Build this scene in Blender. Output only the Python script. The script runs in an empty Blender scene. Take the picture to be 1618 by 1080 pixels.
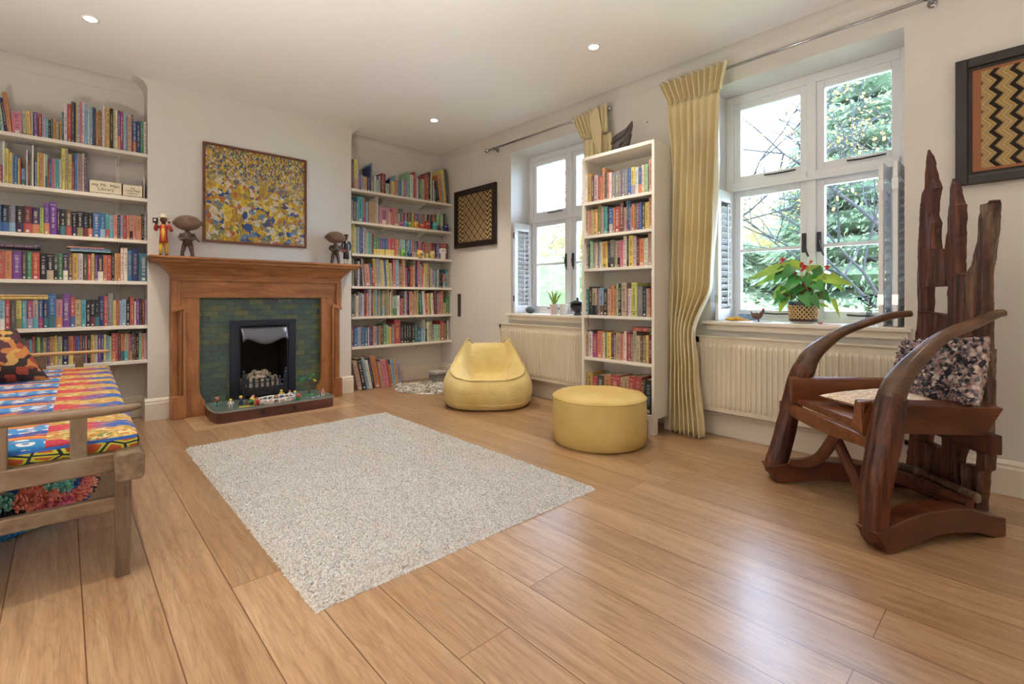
import bpy, bmesh, math, random
from math import sin, cos, pi, radians, sqrt
from mathutils import Vector, Matrix
R_ = random.Random(7)
C = bpy.context.scene.collection
SC = bpy.context.scene

# ------------------------------------------------------------------ camera
cam_d = bpy.data.cameras.new('camera')
cam_d.sensor_fit = 'HORIZONTAL'; cam_d.sensor_width = 36.0
cam_d.lens = 36.0 * 763.0 / 1618.0
cam_d.shift_y = -(540.0 - 469.0) / 1618.0
cam_d.clip_start = 0.02; cam_d.clip_end = 200
cam = bpy.data.objects.new('camera', cam_d); C.objects.link(cam)
cam.location = (0, 0, 0.97)
cam.rotation_euler = (radians(90), 0, radians(-42.901))
SC.camera = cam

# ------------------------------------------------------------------ world: an overcast sky
w = bpy.data.worlds.new('overcast_sky'); SC.world = w; w.use_nodes = True
wn = w.node_tree; bg = wn.nodes['Background']
tc = wn.nodes.new('ShaderNodeTexCoord'); nz = wn.nodes.new('ShaderNodeTexNoise')
nz.inputs['Scale'].default_value = 3.0; nz.inputs['Detail'].default_value = 4
rp = wn.nodes.new('ShaderNodeValToRGB')
rp.color_ramp.elements[0].position = 0.35; rp.color_ramp.elements[0].color = (0.46, 0.65, 1.0, 1)
rp.color_ramp.elements[1].position = 0.65; rp.color_ramp.elements[1].color = (0.60, 0.77, 1.0, 1)
wn.links.new(tc.outputs['Generated'], nz.inputs['Vector']); wn.links.new(nz.outputs['Fac'], rp.inputs['Fac'])
wn.links.new(rp.outputs['Color'], bg.inputs['Color'])
bg.inputs['Strength'].default_value = SKY_STRENGTH = 24.0

# ------------------------------------------------------------------ view
SC.view_settings.view_transform = 'Standard'
SC.view_settings.look = 'None'
SC.view_settings.exposure = 0.33
SC.view_settings.gamma = 1.0
SC.view_settings.use_curve_mapping = False
FILL_W = 98.0
LAMP_W = 56.0
CEIL = 2.68

# ------------------------------------------------------------------ helpers
def lin(c):
    return tuple(((x / 12.92) if x <= 0.04045 else ((x + 0.055) / 1.055) ** 2.4) for x in c)
def hx(s):
    return lin(tuple(int(s[i:i + 2], 16) / 255 for i in (0, 2, 4)))

class NT:
    def __init__(s, name):
        s.m = bpy.data.materials.new(name); s.m.use_nodes = True
        s.t = s.m.node_tree; s.b = s.t.nodes['Principled BSDF']
    def n(s, kind, **kw):
        nd = s.t.nodes.new('ShaderNode' + kind)
        for k, v in kw.items():
            if k in nd.inputs: s.put(nd.inputs[k], v)
            else: setattr(nd, k, v)
        return nd
    def put(s, inp, v):
        if isinstance(v, bpy.types.NodeSocket): s.t.links.new(v, inp)
        elif isinstance(v, (tuple, list)) and inp.type == 'RGBA' and len(v) == 3: inp.default_value = (*v, 1)
        else: inp.default_value = v
    def math(s, op, a, b=None, c=None):
        nd = s.t.nodes.new('ShaderNodeMath'); nd.operation = op
        s.put(nd.inputs[0], a)
        if b is not None: s.put(nd.inputs[1], b)
        if c is not None: s.put(nd.inputs[2], c)
        return nd.outputs[0]
    def mix(s, f, a, b, blend='MIX'):
        nd = s.t.nodes.new('ShaderNodeMix'); nd.data_type = 'RGBA'; nd.blend_type = blend
        s.put(nd.inputs['Factor'], f); s.put(nd.inputs['A'], a); s.put(nd.inputs['B'], b)
        return nd.outputs['Result']
    def coord(s, kind='Object', scale=(1, 1, 1)):
        t = s.n('TexCoord'); mp = s.n('Mapping'); s.t.links.new(t.outputs[kind], mp.inputs['Vector'])
        mp.inputs['Scale'].default_value = scale
        return mp.outputs['Vector']
    def pos(s):
        g = s.n('NewGeometry'); return g.outputs['Position']
    def xyz(s, v):
        nd = s.n('SeparateXYZ'); s.t.links.new(v, nd.inputs[0]); return nd.outputs
    def comb(s, x, y, z):
        nd = s.n('CombineXYZ')
        for i, q in enumerate((x, y, z)): s.put(nd.inputs[i], q)
        return nd.outputs[0]
    def noise(s, vec, scale, detail=3, rough=0.5, dist=0.0):
        nd = s.n('TexNoise'); s.t.links.new(vec, nd.inputs['Vector'])
        nd.inputs['Scale'].default_value = scale; nd.inputs['Detail'].default_value = detail
        nd.inputs['Roughness'].default_value = rough; nd.inputs['Distortion'].default_value = dist
        return nd.outputs['Fac']
    def ramp(s, f, stops, interp='LINEAR'):
        nd = s.n('ValToRGB'); cr = nd.color_ramp; cr.interpolation = interp
        while len(cr.elements) < len(stops): cr.elements.new(0.5)
        for e, (p, c) in zip(cr.elements, stops):
            e.position = p; e.color = (*c[:3], 1)
        s.put(nd.inputs['Fac'], f); return nd.outputs['Color']
    def bump(s, h, strength=0.3, dist=0.01):
        nd = s.n('Bump'); s.put(nd.inputs['Height'], h)
        nd.inputs['Strength'].default_value = strength; nd.inputs['Distance'].default_value = dist
        s.t.links.new(nd.outputs[0], s.b.inputs['Normal'])
    def base(s, c): s.put(s.b.inputs['Base Color'], c)
    def set(s, **kw):
        for k, v in kw.items(): s.put(s.b.inputs[k.replace('_', ' ')], v)
        return s

_mc = {}
def driftwood(name, dark, mid, light, pale=None, axis=2):
    if name in _mc: return _mc[name]
    n = NT(name); s1 = [22.0] * 3; s1[axis] = 1.6; s2 = [70.0] * 3; s2[axis] = 3.0
    g = n.noise(n.coord('Object', tuple(s1)), 1.0, 6, 0.65, 0.8); f = n.noise(n.coord('Object', tuple(s2)), 1.0, 4, 0.6, 0.4)
    c = n.ramp(g, [(0.28, hx(dark)), (0.48, hx(mid)), (0.66, hx(light))])
    if pale:
        s3 = [16.0] * 3; s3[axis] = 2.2
        c = n.mix(n.ramp(n.noise(n.coord('Object', tuple(s3)), 1.0, 4, 0.7), [(0.52, (0, 0, 0)), (0.66, (0.75, 0.75, 0.75))]), c, hx(pale))
    crack = n.ramp(f, [(0.36, (0.22, 0.20, 0.20)), (0.47, (1, 1, 1))])
    c = n.mix(0.75, c, crack, 'MULTIPLY'); n.base(c)
    n.set(Roughness=n.math('ADD', 0.34, n.math('MULTIPLY', g, 0.25)))
    n.bump(n.math('ADD', g, n.math('MULTIPLY', f, 0.6)), 0.7, 0.006)
    _mc[name] = n.m; return n.m
def plain(name, col, rough=0.6, var=0.08, scale=12.0, bump=0.0, metal=0.0, bscale=None, coat=0.0):
    if name in _mc: return _mc[name]
    n = NT(name); v = n.coord('Object')
    f = n.noise(v, scale, 3)
    c = hx(col) if isinstance(col, str) else col
    dk = tuple(x * (1 - var) for x in c); lt = tuple(min(1, x * (1 + var)) for x in c)
    n.base(n.ramp(f, [(0.3, dk), (0.7, lt)])); n.set(Roughness=rough, Metallic=metal)
    if coat: n.set(Coat_Weight=coat)
    if bump:
        n.bump(n.noise(v, bscale or scale * 4, 4), bump, 0.004)
    _mc[name] = n.m; return n.m

def wood(name, dark, light, axis=2, rough=0.4, fine=60, long=3.0, bump=0.15, coat=0.0, wear=None):
    if name in _mc: return _mc[name]
    n = NT(name); sc = [fine * 0.35] * 3; sc[axis] = long
    v = n.coord('Object', tuple(sc))
    g = n.noise(v, 1.0, 5, 0.65, 0.6)
    sc2 = [fine * 2.0] * 3; sc2[axis] = long * 3
    g2 = n.noise(n.coord('Object', tuple(sc2)), 1.0, 3, 0.6)
    c = n.ramp(g, [(0.30, hx(dark)), (0.52, tuple((a + b) / 2 for a, b in zip(hx(dark), hx(light)))), (0.72, hx(light))])
    c = n.mix(n.ramp(g2, [(0.42, (1, 1, 1)), (0.62, (0, 0, 0))]), c, tuple(x * 0.62 for x in hx(dark)), 'MIX') if False else n.mix(0.28, c, n.ramp(g2, [(0.35, (0.25, 0.25, 0.25)), (0.7, (1, 1, 1))]), 'MULTIPLY')
    if wear:
        wn_ = n.noise(n.coord('Object'), 5.0, 5, 0.7)
        c = n.mix(n.ramp(wn_, [(0.50, (0, 0, 0)), (0.64, (1, 1, 1))]), c, hx(wear))
    n.base(c); n.set(Roughness=rough)
    if coat: n.set(Coat_Weight=coat, Coat_Roughness=0.15)
    n.bump(g, bump, 0.004)
    _mc[name] = n.m; return n.m

class MB:
    """collects shapes; build() links them as ONE mesh object"""
    def __init__(s): s.v = []; s.f = []; s.m = []; s.c = []
    def add(s, vs, fs, m=0, col=None, M=None):
        o = len(s.v)
        if M is not None: vs = [tuple(M @ Vector(p)) for p in vs]
        s.v += [tuple(p) for p in vs]; s.f += [tuple(i + o for i in f) for f in fs]
        s.m += [m] * len(fs); s.c += [col] * len(fs); return s
    def box(s, x0, x1, y0, y1, z0, z1, m=0, col=None, M=None):
        vs = [(x, y, z) for x in (x0, x1) for y in (y0, y1) for z in (z0, z1)]
        fs = [(0, 1, 3, 2), (4, 6, 7, 5), (0, 4, 5, 1), (2, 3, 7, 6), (0, 2, 6, 4), (1, 5, 7, 3)]
        return s.add(vs, fs, m, col, M)
    def prism(s, pts, w0, w1, fn, m=0, col=None, M=None):
        n = len(pts)
        vs = [fn(a, b, w0) for a, b in pts] + [fn(a, b, w1) for a, b in pts]
        fs = [tuple(range(n))[::-1], tuple(range(n, 2 * n))] + [(i, (i + 1) % n, n + (i + 1) % n, n + i) for i in range(n)]
        return s.add(vs, fs, m, col, M)
    def tube(s, path, rad, n=10, m=0, cap=True, col=None, flat=1.0, M=None):
        P = [Vector(p) for p in path]; k = len(P)
        if not isinstance(rad, (list, tuple)): rad = [rad] * k
        vs = []; prev = None
        for i in range(k):
            t = (P[min(i + 1, k - 1)] - P[max(i - 1, 0)]).normalized()
            if prev is None:
                up = Vector((0, 0, 1)) if abs(t.z) < 0.9 else Vector((0, 1, 0))
                a = t.cross(up).normalized()
            else:
                a = (prev - t * prev.dot(t)).normalized()
            b = t.cross(a).normalized(); prev = a
            for j in range(n):
                q = 2 * pi * j / n
                vs.append(tuple(P[i] + a * cos(q) * rad[i] * flat + b * sin(q) * rad[i]))
        fs = [(i * n + j, i * n + (j + 1) % n, (i + 1) * n + (j + 1) % n, (i + 1) * n + j) for i in range(k - 1) for j in range(n)]
        if cap: fs += [tuple(range(n))[::-1], tuple(range((k - 1) * n, k * n))]
        return s.add(vs, fs, m, col, M)
    def lathe(s, prof, c=(0, 0, 0), n=24, m=0, col=None, sx=1, sy=1, M=None):
        vs = []; k = len(prof)
        for r, z in prof:
            for j in range(n):
                q = 2 * pi * j / n; vs.append((c[0] + r * cos(q) * sx, c[1] + r * sin(q) * sy, c[2] + z))
        fs = [(i * n + j, i * n + (j + 1) % n, (i + 1) * n + (j + 1) % n, (i + 1) * n + j) for i in range(k - 1) for j in range(n)]
        fs += [tuple(range(n))[::-1], tuple(range((k - 1) * n, k * n))]
        return s.add(vs, fs, m, col, M)
    def sph(s, c, r, nu=14, nv=9, m=0, col=None, M=None, fn=None):
        if not isinstance(r, (tuple, list)): r = (r, r, r)
        prof = []
        vs = []
        for i in range(nv + 1):
            th = pi * (i + 0.02 if i == 0 else i - 0.02 if i == nv else i) / nv
            for j in range(nu):
                q = 2 * pi * j / nu
                d = Vector((sin(th) * cos(q), sin(th) * sin(q), -cos(th)))
                k = fn(d) if fn else 1.0
                vs.append((c[0] + d.x * r[0] * k, c[1] + d.y * r[1] * k, c[2] + d.z * r[2] * k))
        fs = [(i * nu + j, i * nu + (j + 1) % nu, (i + 1) * nu + (j + 1) % nu, (i + 1) * nu + j) for i in range(nv) for j in range(nu)]
        fs += [tuple(range(nu))[::-1], tuple(range(nv * nu, (nv + 1) * nu))]
        return s.add(vs, fs, m, col, M)
    def grid(s, nu, nv, fn, m=0, col=None, close=False):
        vs = [fn(i / nu, j / nv) for j in range(nv + 1) for i in range(nu + 1)]
        fs = [(j * (nu + 1) + i, j * (nu + 1) + i + 1, (j + 1) * (nu + 1) + i + 1, (j + 1) * (nu + 1) + i) for j in range(nv) for i in range(nu)]
        return s.add(vs, fs, m, col)
    def build(s, name, mats, parent=None, smooth=False, bevel=0.0, seg=2, sub=0, solid=0.0, loc=None, recalc=True):
        me = bpy.data.meshes.new(name); me.from_pydata(s.v, [], s.f)
        if recalc:
            bm_ = bmesh.new(); bm_.from_mesh(me)
            bmesh.ops.recalc_face_normals(bm_, faces=bm_.faces); bm_.to_mesh(me); bm_.free()
        me.update()
        if not isinstance(mats, (list, tuple)): mats = [mats]
        for q in mats: me.materials.append(q)
        if len(mats) > 1: me.polygons.foreach_set('material_index', s.m)
        if any(c is not None for c in s.c):
            at = me.color_attributes.new('Col', 'FLOAT_COLOR', 'CORNER'); data = []
            for f, c in zip(s.f, s.c):
                data += [*(c or (1, 1, 1)), 1.0] * len(f)
            at.data.foreach_set('color', data)
        if smooth: me.polygons.foreach_set('use_smooth', [True] * len(s.f))
        o = bpy.data.objects.new(name, me); C.objects.link(o)
        if parent is not None: o.parent = parent
        if loc is not None: o.location = loc
        if solid:
            q = o.modifiers.new('solid', 'SOLIDIFY'); q.thickness = solid; q.offset = 0
        if bevel:
            q = o.modifiers.new('bevel', 'BEVEL'); q.width = bevel; q.segments = seg; q.limit_method = 'ANGLE'; q.angle_limit = radians(40)
            if smooth: pass
        if sub:
            q = o.modifiers.new('sub', 'SUBSURF'); q.levels = sub; q.render_levels = sub
        return o

def tag(o, label, cat, group=None, kind=None):
    o['label'] = label; o['category'] = cat
    if group: o['group'] = group
    if kind: o['kind'] = kind
    return o
def emp(name, loc=(0, 0, 0), rz=0.0):
    o = bpy.data.objects.new(name, None); C.objects.link(o); o.empty_display_size = 0.05
    o.location = loc; o.rotation_euler = (0, 0, rz); return o
def thing(name, label, cat, loc=(0, 0, 0), rz=0.0, group=None):
    return tag(emp(name, loc, rz), label, cat, group)
def struct(o): o['kind'] = 'structure'; return o
XY = lambda a, b, w: (a, b, w)      # outline in x,y extruded along z
XZ = lambda a, b, w: (a, w, b)      # outline in x,z extruded along y
YZ = lambda a, b, w: (w, a, b)      # outline in y,z extruded along x
def smooth_path(pts, n=4):
    """Catmull-Rom through points of any dimension"""
    out = []
    P = [pts[0]] + list(pts) + [pts[-1]]
    for i in range(1, len(P) - 2):
        for k in range(n):
            t = k / n
            out.append(tuple(0.5 * ((2 * b) + (c - a) * t + (2 * a - 5 * b + 4 * c - d) * t * t + (-a + 3 * b - 3 * c + d) * t ** 3)
                             for a, b, c, d in zip(P[i - 1], P[i], P[i + 1], P[i + 2])))
    out.append(tuple(pts[-1])); return out

# ------------------------------------------------------------------ materials of the room
def wall_mat(name, col, rough=0.75):
    n = NT(name); v = n.coord('Object')
    f = n.noise(v, 1.3, 3); c = hx(col)
    n.base(n.ramp(f, [(0.3, tuple(x * 0.97 for x in c)), (0.7, c)])); n.set(Roughness=rough)
    n.bump(n.noise(v, 160, 3), 0.05, 0.002); return n.m
M_WALL = wall_mat('cream_wall_paint', 'DCD7D0')
M_CEIL = wall_mat('white_ceiling_paint', 'F2F0EC')
M_TRIM = plain('white_gloss_trim', 'E6DCCD', 0.35, 0.02, 3)
M_WHITE = plain('white_paint', 'E6E2DA', 0.4, 0.02, 3)
M_WFRAME = plain('white_window_paint', 'EDEEF0', 0.35, 0.02, 3)
M_SHELF = plain('white_shelf_paint', 'E2DACD', 0.45, 0.02, 3)
M_BLACK = plain('soft_black', '1A1B1F', 0.45, 0.1, 10)
M_CHROME = plain('brushed_steel', 'B8B8BA', 0.25, 0.05, 10, metal=1.0)
M_IRON = plain('dark_iron', '3A3A40', 0.5, 0.15, 20, metal=0.6)

# oak boards running along y, 183 mm wide
n = NT('oak_floor_boards'); P = n.xyz(n.pos())
bx = n.math('DIVIDE', n.math('ADD', P[0], -0.0445 + 1.83), 0.183)
bi = n.math('FLOOR', bx); bf = n.math('FRACT', bx)
wn1 = n.n('TexWhiteNoise', noise_dimensions='1D'); n.put(wn1.inputs['W'], bi)
yy = n.math('DIVIDE', n.math('ADD', P[1], n.math('MULTIPLY', wn1.outputs['Value'], 2.1)), 2.05)
yi = n.math('FLOOR', yy); yf = n.math('FRACT', yy)
wn2 = n.n('TexWhiteNoise', noise_dimensions='2D'); n.t.links.new(n.comb(bi, yi, 0.0), wn2.inputs['Vector'])
rv = wn2.outputs['Value']
off = n.math('MULTIPLY', rv, 37.0)
cg = n.comb(n.math('MULTIPLY', P[0], 34.0), n.math('ADD', n.math('MULTIPLY', P[1], 1.6), off), off)
g = n.noise(cg, 1.0, 5, 0.62, 0.35)
cw = n.comb(n.math('ADD', n.math('MULTIPLY', P[0], 9.0), off), n.math('MULTIPLY', P[1], 1.1), off)
g2 = n.noise(cw, 1.0, 2, 0.5, 1.6)
rings = n.math('PINGPONG', n.math('MULTIPLY', g2, 9.0), 0.5)
fine = n.noise(n.comb(n.math('MULTIPLY', P[0], 260.0), n.math('MULTIPLY', P[1], 9.0), off), 1.0, 3, 0.6)
oak = n.ramp(g, [(0.28, hx('987453')), (0.5, hx('AE8B68')), (0.74, hx('BD9E7B'))])
oak = n.mix(0.30, oak, n.ramp(rings, [(0.0, (0.55, 0.47, 0.42)), (0.25, (1, 1, 1))]), 'MULTIPLY')
oak = n.mix(0.30, oak, n.ramp(fine, [(0.38, (0.45, 0.40, 0.36)), (0.55, (1, 1, 1))]), 'MULTIPLY')
tone = n.ramp(rv, [(0.0, (0.80, 0.76, 0.72)), (0.5, (0.98, 0.96, 0.93)), (1.0, (1.08, 1.08, 1.08))])
oak = n.mix(1.0, oak, tone, 'MULTIPLY')
seam = n.math('LESS_THAN', n.math('ABSOLUTE', n.math('ADD', bf, -0.5)), 0.4905)
seamy = n.math('LESS_THAN', n.math('ABSOLUTE', n.math('ADD', yf, -0.5)), 0.4994)
sm = n.math('MULTIPLY', seam, seamy)
oak = n.mix(sm, hx('6A4426'), oak)
n.base(oak); n.set(Roughness=n.math('ADD', 0.27, n.math('MULTIPLY', g, 0.16)), Specular_IOR_Level=0.5, Coat_Weight=0.35, Coat_Roughness=0.22)
n.bump(n.math('ADD', n.math('MULTIPLY', sm, 1.0), n.math('MULTIPLY', fine, 0.12)), 0.35, 0.0015)
M_FLOOR = n.m
M_BORDER = wood('oak_border_boards', 'B08660', 'CDAA82', axis=0, rough=0.32, fine=50, long=2.0, bump=0.05)

LX, RX, BY, NY = -0.77, 3.40, 4.94, -2.75      # left wall, window wall, alcove back wall, wall behind the camera
CX0, CX1, CY = 0.484, 2.15, 4.72               # chimney breast
WIN = [(0.478, 1.570), (2.583, 3.674)]
WZ0, WZ1, WX = 0.78, 2.46, 3.74

struct(MB().box(LX - 0.2, RX + 0.34, NY - 0.2, BY + 0.2, -0.12, 0).build('floor', M_FLOOR))
struct(MB().box(LX - 0.2, RX + 0.34, NY - 0.2, BY + 0.2, CEIL, CEIL + 0.2).build('ceiling', M_CEIL))
b = MB(); b.box(LX - 0.2, RX + 0.34, BY, BY + 0.2, 0, CEIL); struct(b.build('wall_back', M_WALL))
# chimney breast with its fire opening
b = MB()
b.box(CX0, 1.10, CY, BY, 0, CEIL); b.box(1.53, CX1, CY, BY, 0, CEIL); b.box(1.10, 1.53, CY, BY, 0.73, CEIL)
struct(b.build('wall_chimney_breast', M_WALL))
struct(MB().box(LX - 0.2, LX, NY - 0.2, BY + 0.2, 0, CEIL).build('wall_left', M_WALL))
b = MB()      # window wall: piers, sill walls, lintels
ys = [NY - 0.2]
for a, c in sorted(WIN): ys += [a, c]
ys.append(BY + 0.2)
for i in range(0, len(ys), 2): b.box(RX, RX + 0.34, ys[i], ys[i + 1], 0, CEIL)
for a, c in WIN:
    b.box(RX, RX + 0.34, a, c, 0, WZ0); b.box(RX, RX + 0.34, a, c, WZ1, CEIL)
struct(b.build('wall_window_side', M_WALL))
b = MB()      # wall behind the camera with a plain door
b.box(LX - 0.2, 1.1, NY - 0.2, NY, 0, CEIL); b.box(2.0, RX + 0.34, NY - 0.2, NY, 0, CEIL); b.box(1.1, 2.0, NY - 0.2, NY, 2.1, CEIL)
struct(b.build('wall_behind_camera', M_WALL))

M_GLASS = NT('window_glass')
tb = M_GLASS.n('BsdfTransparent'); gb = M_GLASS.n('BsdfGlossy'); gb.inputs['Roughness'].default_value = 0.02
tb.inputs['Color'].default_value = (0.97, 0.98, 0.98, 1)
mx = M_GLASS.n('MixShader'); fr = M_GLASS.n('Fresnel'); fr.inputs['IOR'].default_value = 1.35
M_GLASS.t.links.new(fr.outputs[0], mx.inputs[0]); M_GLASS.t.links.new(tb.outputs[0], mx.inputs[1]); M_GLASS.t.links.new(gb.outputs[0], mx.inputs[2])
M_GLASS.t.links.new(mx.outputs[0], M_GLASS.t.nodes['Material Output'].inputs['Surface']); M_GLASS = M_GLASS.m

def window(nm, y0, y1, full=True):
    """y0,y1: the opening; two lights over two lights, a bar across each lower casement"""
    b = MB(); X0, X1 = 3.665, 3.735
    fw = 0.075
    b.box(X0, X1, y0, y0 + fw - 0.02, WZ0, WZ1); b.box(X0, X1, y1 - fw + 0.02, y1, WZ0, WZ1)
    ya, yb = y0 + fw - 0.02, y1 - fw + 0.02
    b.box(X0, X1, ya, yb, WZ0, WZ0 + 0.045); b.box(X0, X1, ya, yb, WZ1 - 0.06, WZ1)
    ym = (y0 + y1) / 2 - 0.022
    for (a, c) in ((ya, ym - 0.026), (ym + 0.026, yb)):
        b.box(X0 - 0.02, X1, a, c, 1.755, 1.81)
    b.box(X0 - 0.012, X1, ym - 0.026, ym + 0.026, WZ0 + 0.045, WZ1 - 0.06)
    b.box(X0 - 0.036, X0 - 0.0205, ya, yb, 1.747, 1.77)
    root = struct(b.build(nm, M_WFRAME, bevel=0.004))
    for (a, c) in ((y0 + 0.055, ym - 0.026), (ym + 0.026, y1 - 0.055)):
        for (z0, z1) in ((WZ0 + 0.045, 1.755), (1.81, WZ1 - 0.06)):
            s = MB(); t = 0.046; X2 = X0 + 0.012
            s.box(X2, X1 - 0.012, a, a + t, z0, z1); s.box(X2, X1 - 0.012, c - t, c, z0, z1)
            s.box(X2, X1 - 0.012, a + t, c - t, z0, z0 + t + 0.006); s.box(X2, X1 - 0.012, a + t, c - t, z1 - t, z1)
            cs = s.build('casement', M_WFRAME, root, bevel=0.003)
            MB().box(X0 + 0.032, X0 + 0.036, a + t - 0.004, c - t + 0.004, z0 + t, z1 - t + 0.004).build('pane', M_GLASS, cs)
            if z0 < 1.5:
                MB().box(X2 + 0.008, X1 - 0.02, a + t - 0.002, c - t + 0.002, 1.300, 1.322).build('glazing_bar', M_WFRAME, cs)
            # peg stay along the bottom rail
            MB().tube([(X2 - 0.012, a + 0.07, z0 + 0.03), (X2 - 0.014, a + 0.2, z0 + 0.026), (X2 - 0.012, a + 0.27, z0 + 0.03)], 0.005, 8).build('casement_stay', M_IRON, cs)
    for sgn in (-1, 1):      # fasteners each side of the mullion
        yy_ = ym + sgn * 0.045
        h = MB().box(X0 - 0.008, X0 + 0.002, yy_ - 0.012, yy_ + 0.012, 1.27, 1.40)
        h.tube([(X0 - 0.022, yy_, 1.345), (X0 - 0.03, yy_ - 0.012, 1.30), (X0 - 0.034, yy_ - 0.035, 1.24)], [0.008, 0.007, 0.005], 8)
        h.build('window_handle', M_IRON, root)
    return root
for i, (a, c) in enumerate(WIN): window('window_%d' % (i + 1), a, c)

b = MB()
for a, c in WIN:
    b2 = MB(); b2.box(3.345, 3.668, a - 0.035, c + 0.035, WZ0 - 0.004, WZ0 + 0.022)
    b2.box(3.372, 3.402, a - 0.02, c + 0.02, WZ0 - 0.045, WZ0 - 0.004)
    k = WIN.index((a, c)); struct(b2.build('trim_%d' % (k + 1), M_TRIM, bevel=0.006))
# door behind the camera
b = MB()
for x in (1.1, 1.94): b.box(x, x + 0.06, NY - 0.08, NY - 0.02, 0, 2.1)
for z in (0, 2.02): b.box(1.16, 1.94, NY - 0.08, NY - 0.02, z, z + 0.08)
dr = struct(b.build('door_1', M_WFRAME))
MB().box(1.16, 1.94, NY - 0.06, NY - 0.04, 0.08, 2.02).build('door_panel', M_TRIM, dr)

# skirting boards with a moulded top
def skirt_prof(t=0.018, h=0.17):
    return [(0, 0), (t, 0), (t, h - 0.04), (t * 0.75, h - 0.03), (t * 0.8, h - 0.018), (t * 0.35, h - 0.004), (0, h)]
pr = skirt_prof()
def skirt(nm, segs):
    b = MB()
    for ax, val, sgn, a, c in segs:
        if ax == 'x': b.prism(pr, a, c, lambda p, q, w_, v=val, s=sgn: (v + s * p, w_, q))
        else: b.prism(pr, a, c, lambda p, q, w_, v=val, s=sgn: (w_, v + s * p, q))
    struct(b.build(nm, M_TRIM))
skirt('baseboard_window_side', [('x', RX, -1, NY, BY)])
skirt('baseboard_left', [('x', LX, 1, NY, BY)])
skirt('baseboard_back', [('y', BY, -1, LX, CX0), ('y', BY, -1, CX1, RX), ('y', CY, -1, CX0 - 0.0179, 0.626), ('y', CY, -1, 2.0, CX1 + 0.0179),
                         ('x', CX0, -1, CY + 0.0001, BY), ('x', CX1, 1, CY + 0.0001, BY)])
# coving where walls meet ceiling, and the picture line in the alcoves
cv = [(0, 0)] + [(0.09 - 0.09 * sin(pi / 2 * i / 9), -0.09 + 0.09 * cos(pi / 2 * i / 9)) for i in range(10)]
b = MB()
b.prism(cv, NY, BY, lambda p, q, w_: (RX - p, w_, CEIL + q)); b.prism(cv, NY, BY, lambda p, q, w_: (LX + p, w_, CEIL + q))
b.prism(cv, LX, CX0, lambda p, q, w_: (w_, BY - p, CEIL + q)); b.prism(cv, CX1, RX, lambda p, q, w_: (w_, BY - p, CEIL + q))
b.prism([(p, q) for p, q in cv], CY - 0.01, BY, lambda p, q, w_: (CX0 - p, w_, CEIL + q)); b.prism(cv, CY - 0.01, BY, lambda p, q, w_: (CX1 + p, w_, CEIL + q))
struct(b.build('trim_4', M_WALL))
b = MB(); b.box(LX, CX0, BY - 0.006, BY, 2.598, 2.605); b.box(CX1, RX, BY - 0.006, BY, 2.598, 2.605)
struct(b.build('trim_5', M_WALL))
# floor border of lighter boards laid round the hearth
b = MB()
b.box(0.70, 1.92, 4.115, 4.205, -0.002, 0.0012); b.box(0.70, 0.80, 4.205, 4.61, -0.002, 0.0012); b.box(1.82, 1.92, 4.205, 4.61, -0.002, 0.0012)
struct(b.build('trim_6', M_BORDER))

# ------------------------------------------------------------------ recessed downlights
M_LAMP = NT('lamp_disc'); M_LAMP.base((1, 1, 1)); M_LAMP.set(Emission_Color=(1, 0.86, 0.68, 1), Emission_Strength=30.0); M_LAMP = M_LAMP.m
lights = [(0.123, 3.943), (2.658, 2.039), (2.631, 3.939), (0.123, 2.03), (0.123, 0.10), (2.64, 0.12), (0.123, -1.80), (2.64, -1.80)]
for k, (x, y) in enumerate(lights):
    names = {0: 'round recessed downlight in the ceiling over the left bookshelves', 1: 'round recessed downlight in the ceiling between the two windows', 2: 'round recessed downlight in the ceiling near the far right corner'}
    t = thing('recessed_downlight', names.get(k, 'round recessed downlight in the ceiling %s' % ['over the daybed', 'directly above the camera', 'above the carved chair', 'behind the camera on the left', 'behind the camera by the window wall'][k - 3]), 'light', (x, y, CEIL), group='recessed ceiling downlights')
    prof = [(0.030, -0.001), (0.042, -0.004), (0.044, -0.002), (0.044, 0.0)]
    MB().lathe(prof, (0, 0, 0), 24).build('bezel', M_WHITE, t, smooth=True)
    MB().lathe([(0.0, -0.0045), (0.029, -0.0045), (0.029, -0.002)], (0, 0, 0), 24).build('bulb', M_LAMP, t)
    l = bpy.data.lights.new('downlight_beam', 'SPOT'); l.energy = LAMP_W * (1.9, 1.3, 1.9, 1.2, 0.7, 0.25, 0.5, 0.5)[k]; l.color = (1.0, 0.90, 0.76)
    l.spot_size = radians(96); l.spot_blend = 1.0; l.shadow_soft_size = 0.03
    lo = bpy.data.objects.new('downlight_beam', l); C.objects.link(lo); lo.parent = t; lo.location = (0, 0, -0.012)

# unseen fill lights added out of view to brighten the ceiling
for (x, y, wd, p) in ((-0.52, 1.25, 'by the left wall in front of the daybed', 3.2), (2.2, -1.5, 'behind the camera on the window side', 0.4), (0.1, -1.9, 'behind the camera on the left', 0.9)):
    t = thing('added_fill_light', 'added unseen fill light on the floor ' + wd, 'fill light', (x, y, 0), group='added fill lights')
    MB().lathe([(0.09, 0), (0.10, 0.01), (0.10, 0.25), (0.094, 0.25), (0.092, 0.06), (0.001, 0.06)], n=28).build('drum', M_WHITE, t, smooth=False)
    MB().lathe([(0.03, 0.06), (0.05, 0.09), (0.05, 0.13), (0.001, 0.135)], n=20).build('bulb', M_LAMP, t)
    l = bpy.data.lights.new('fill_beam', 'SPOT'); l.energy = FILL_W * p; l.color = (1.0, 0.96, 0.91); l.spot_size = radians(150); l.spot_blend = 1.0; l.shadow_soft_size = 0.08
    lo = bpy.data.objects.new('fill_beam', l); C.objects.link(lo); lo.parent = t; lo.location = (0, 0, 0.30); lo.rotation_euler = (pi, 0, 0)

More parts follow.
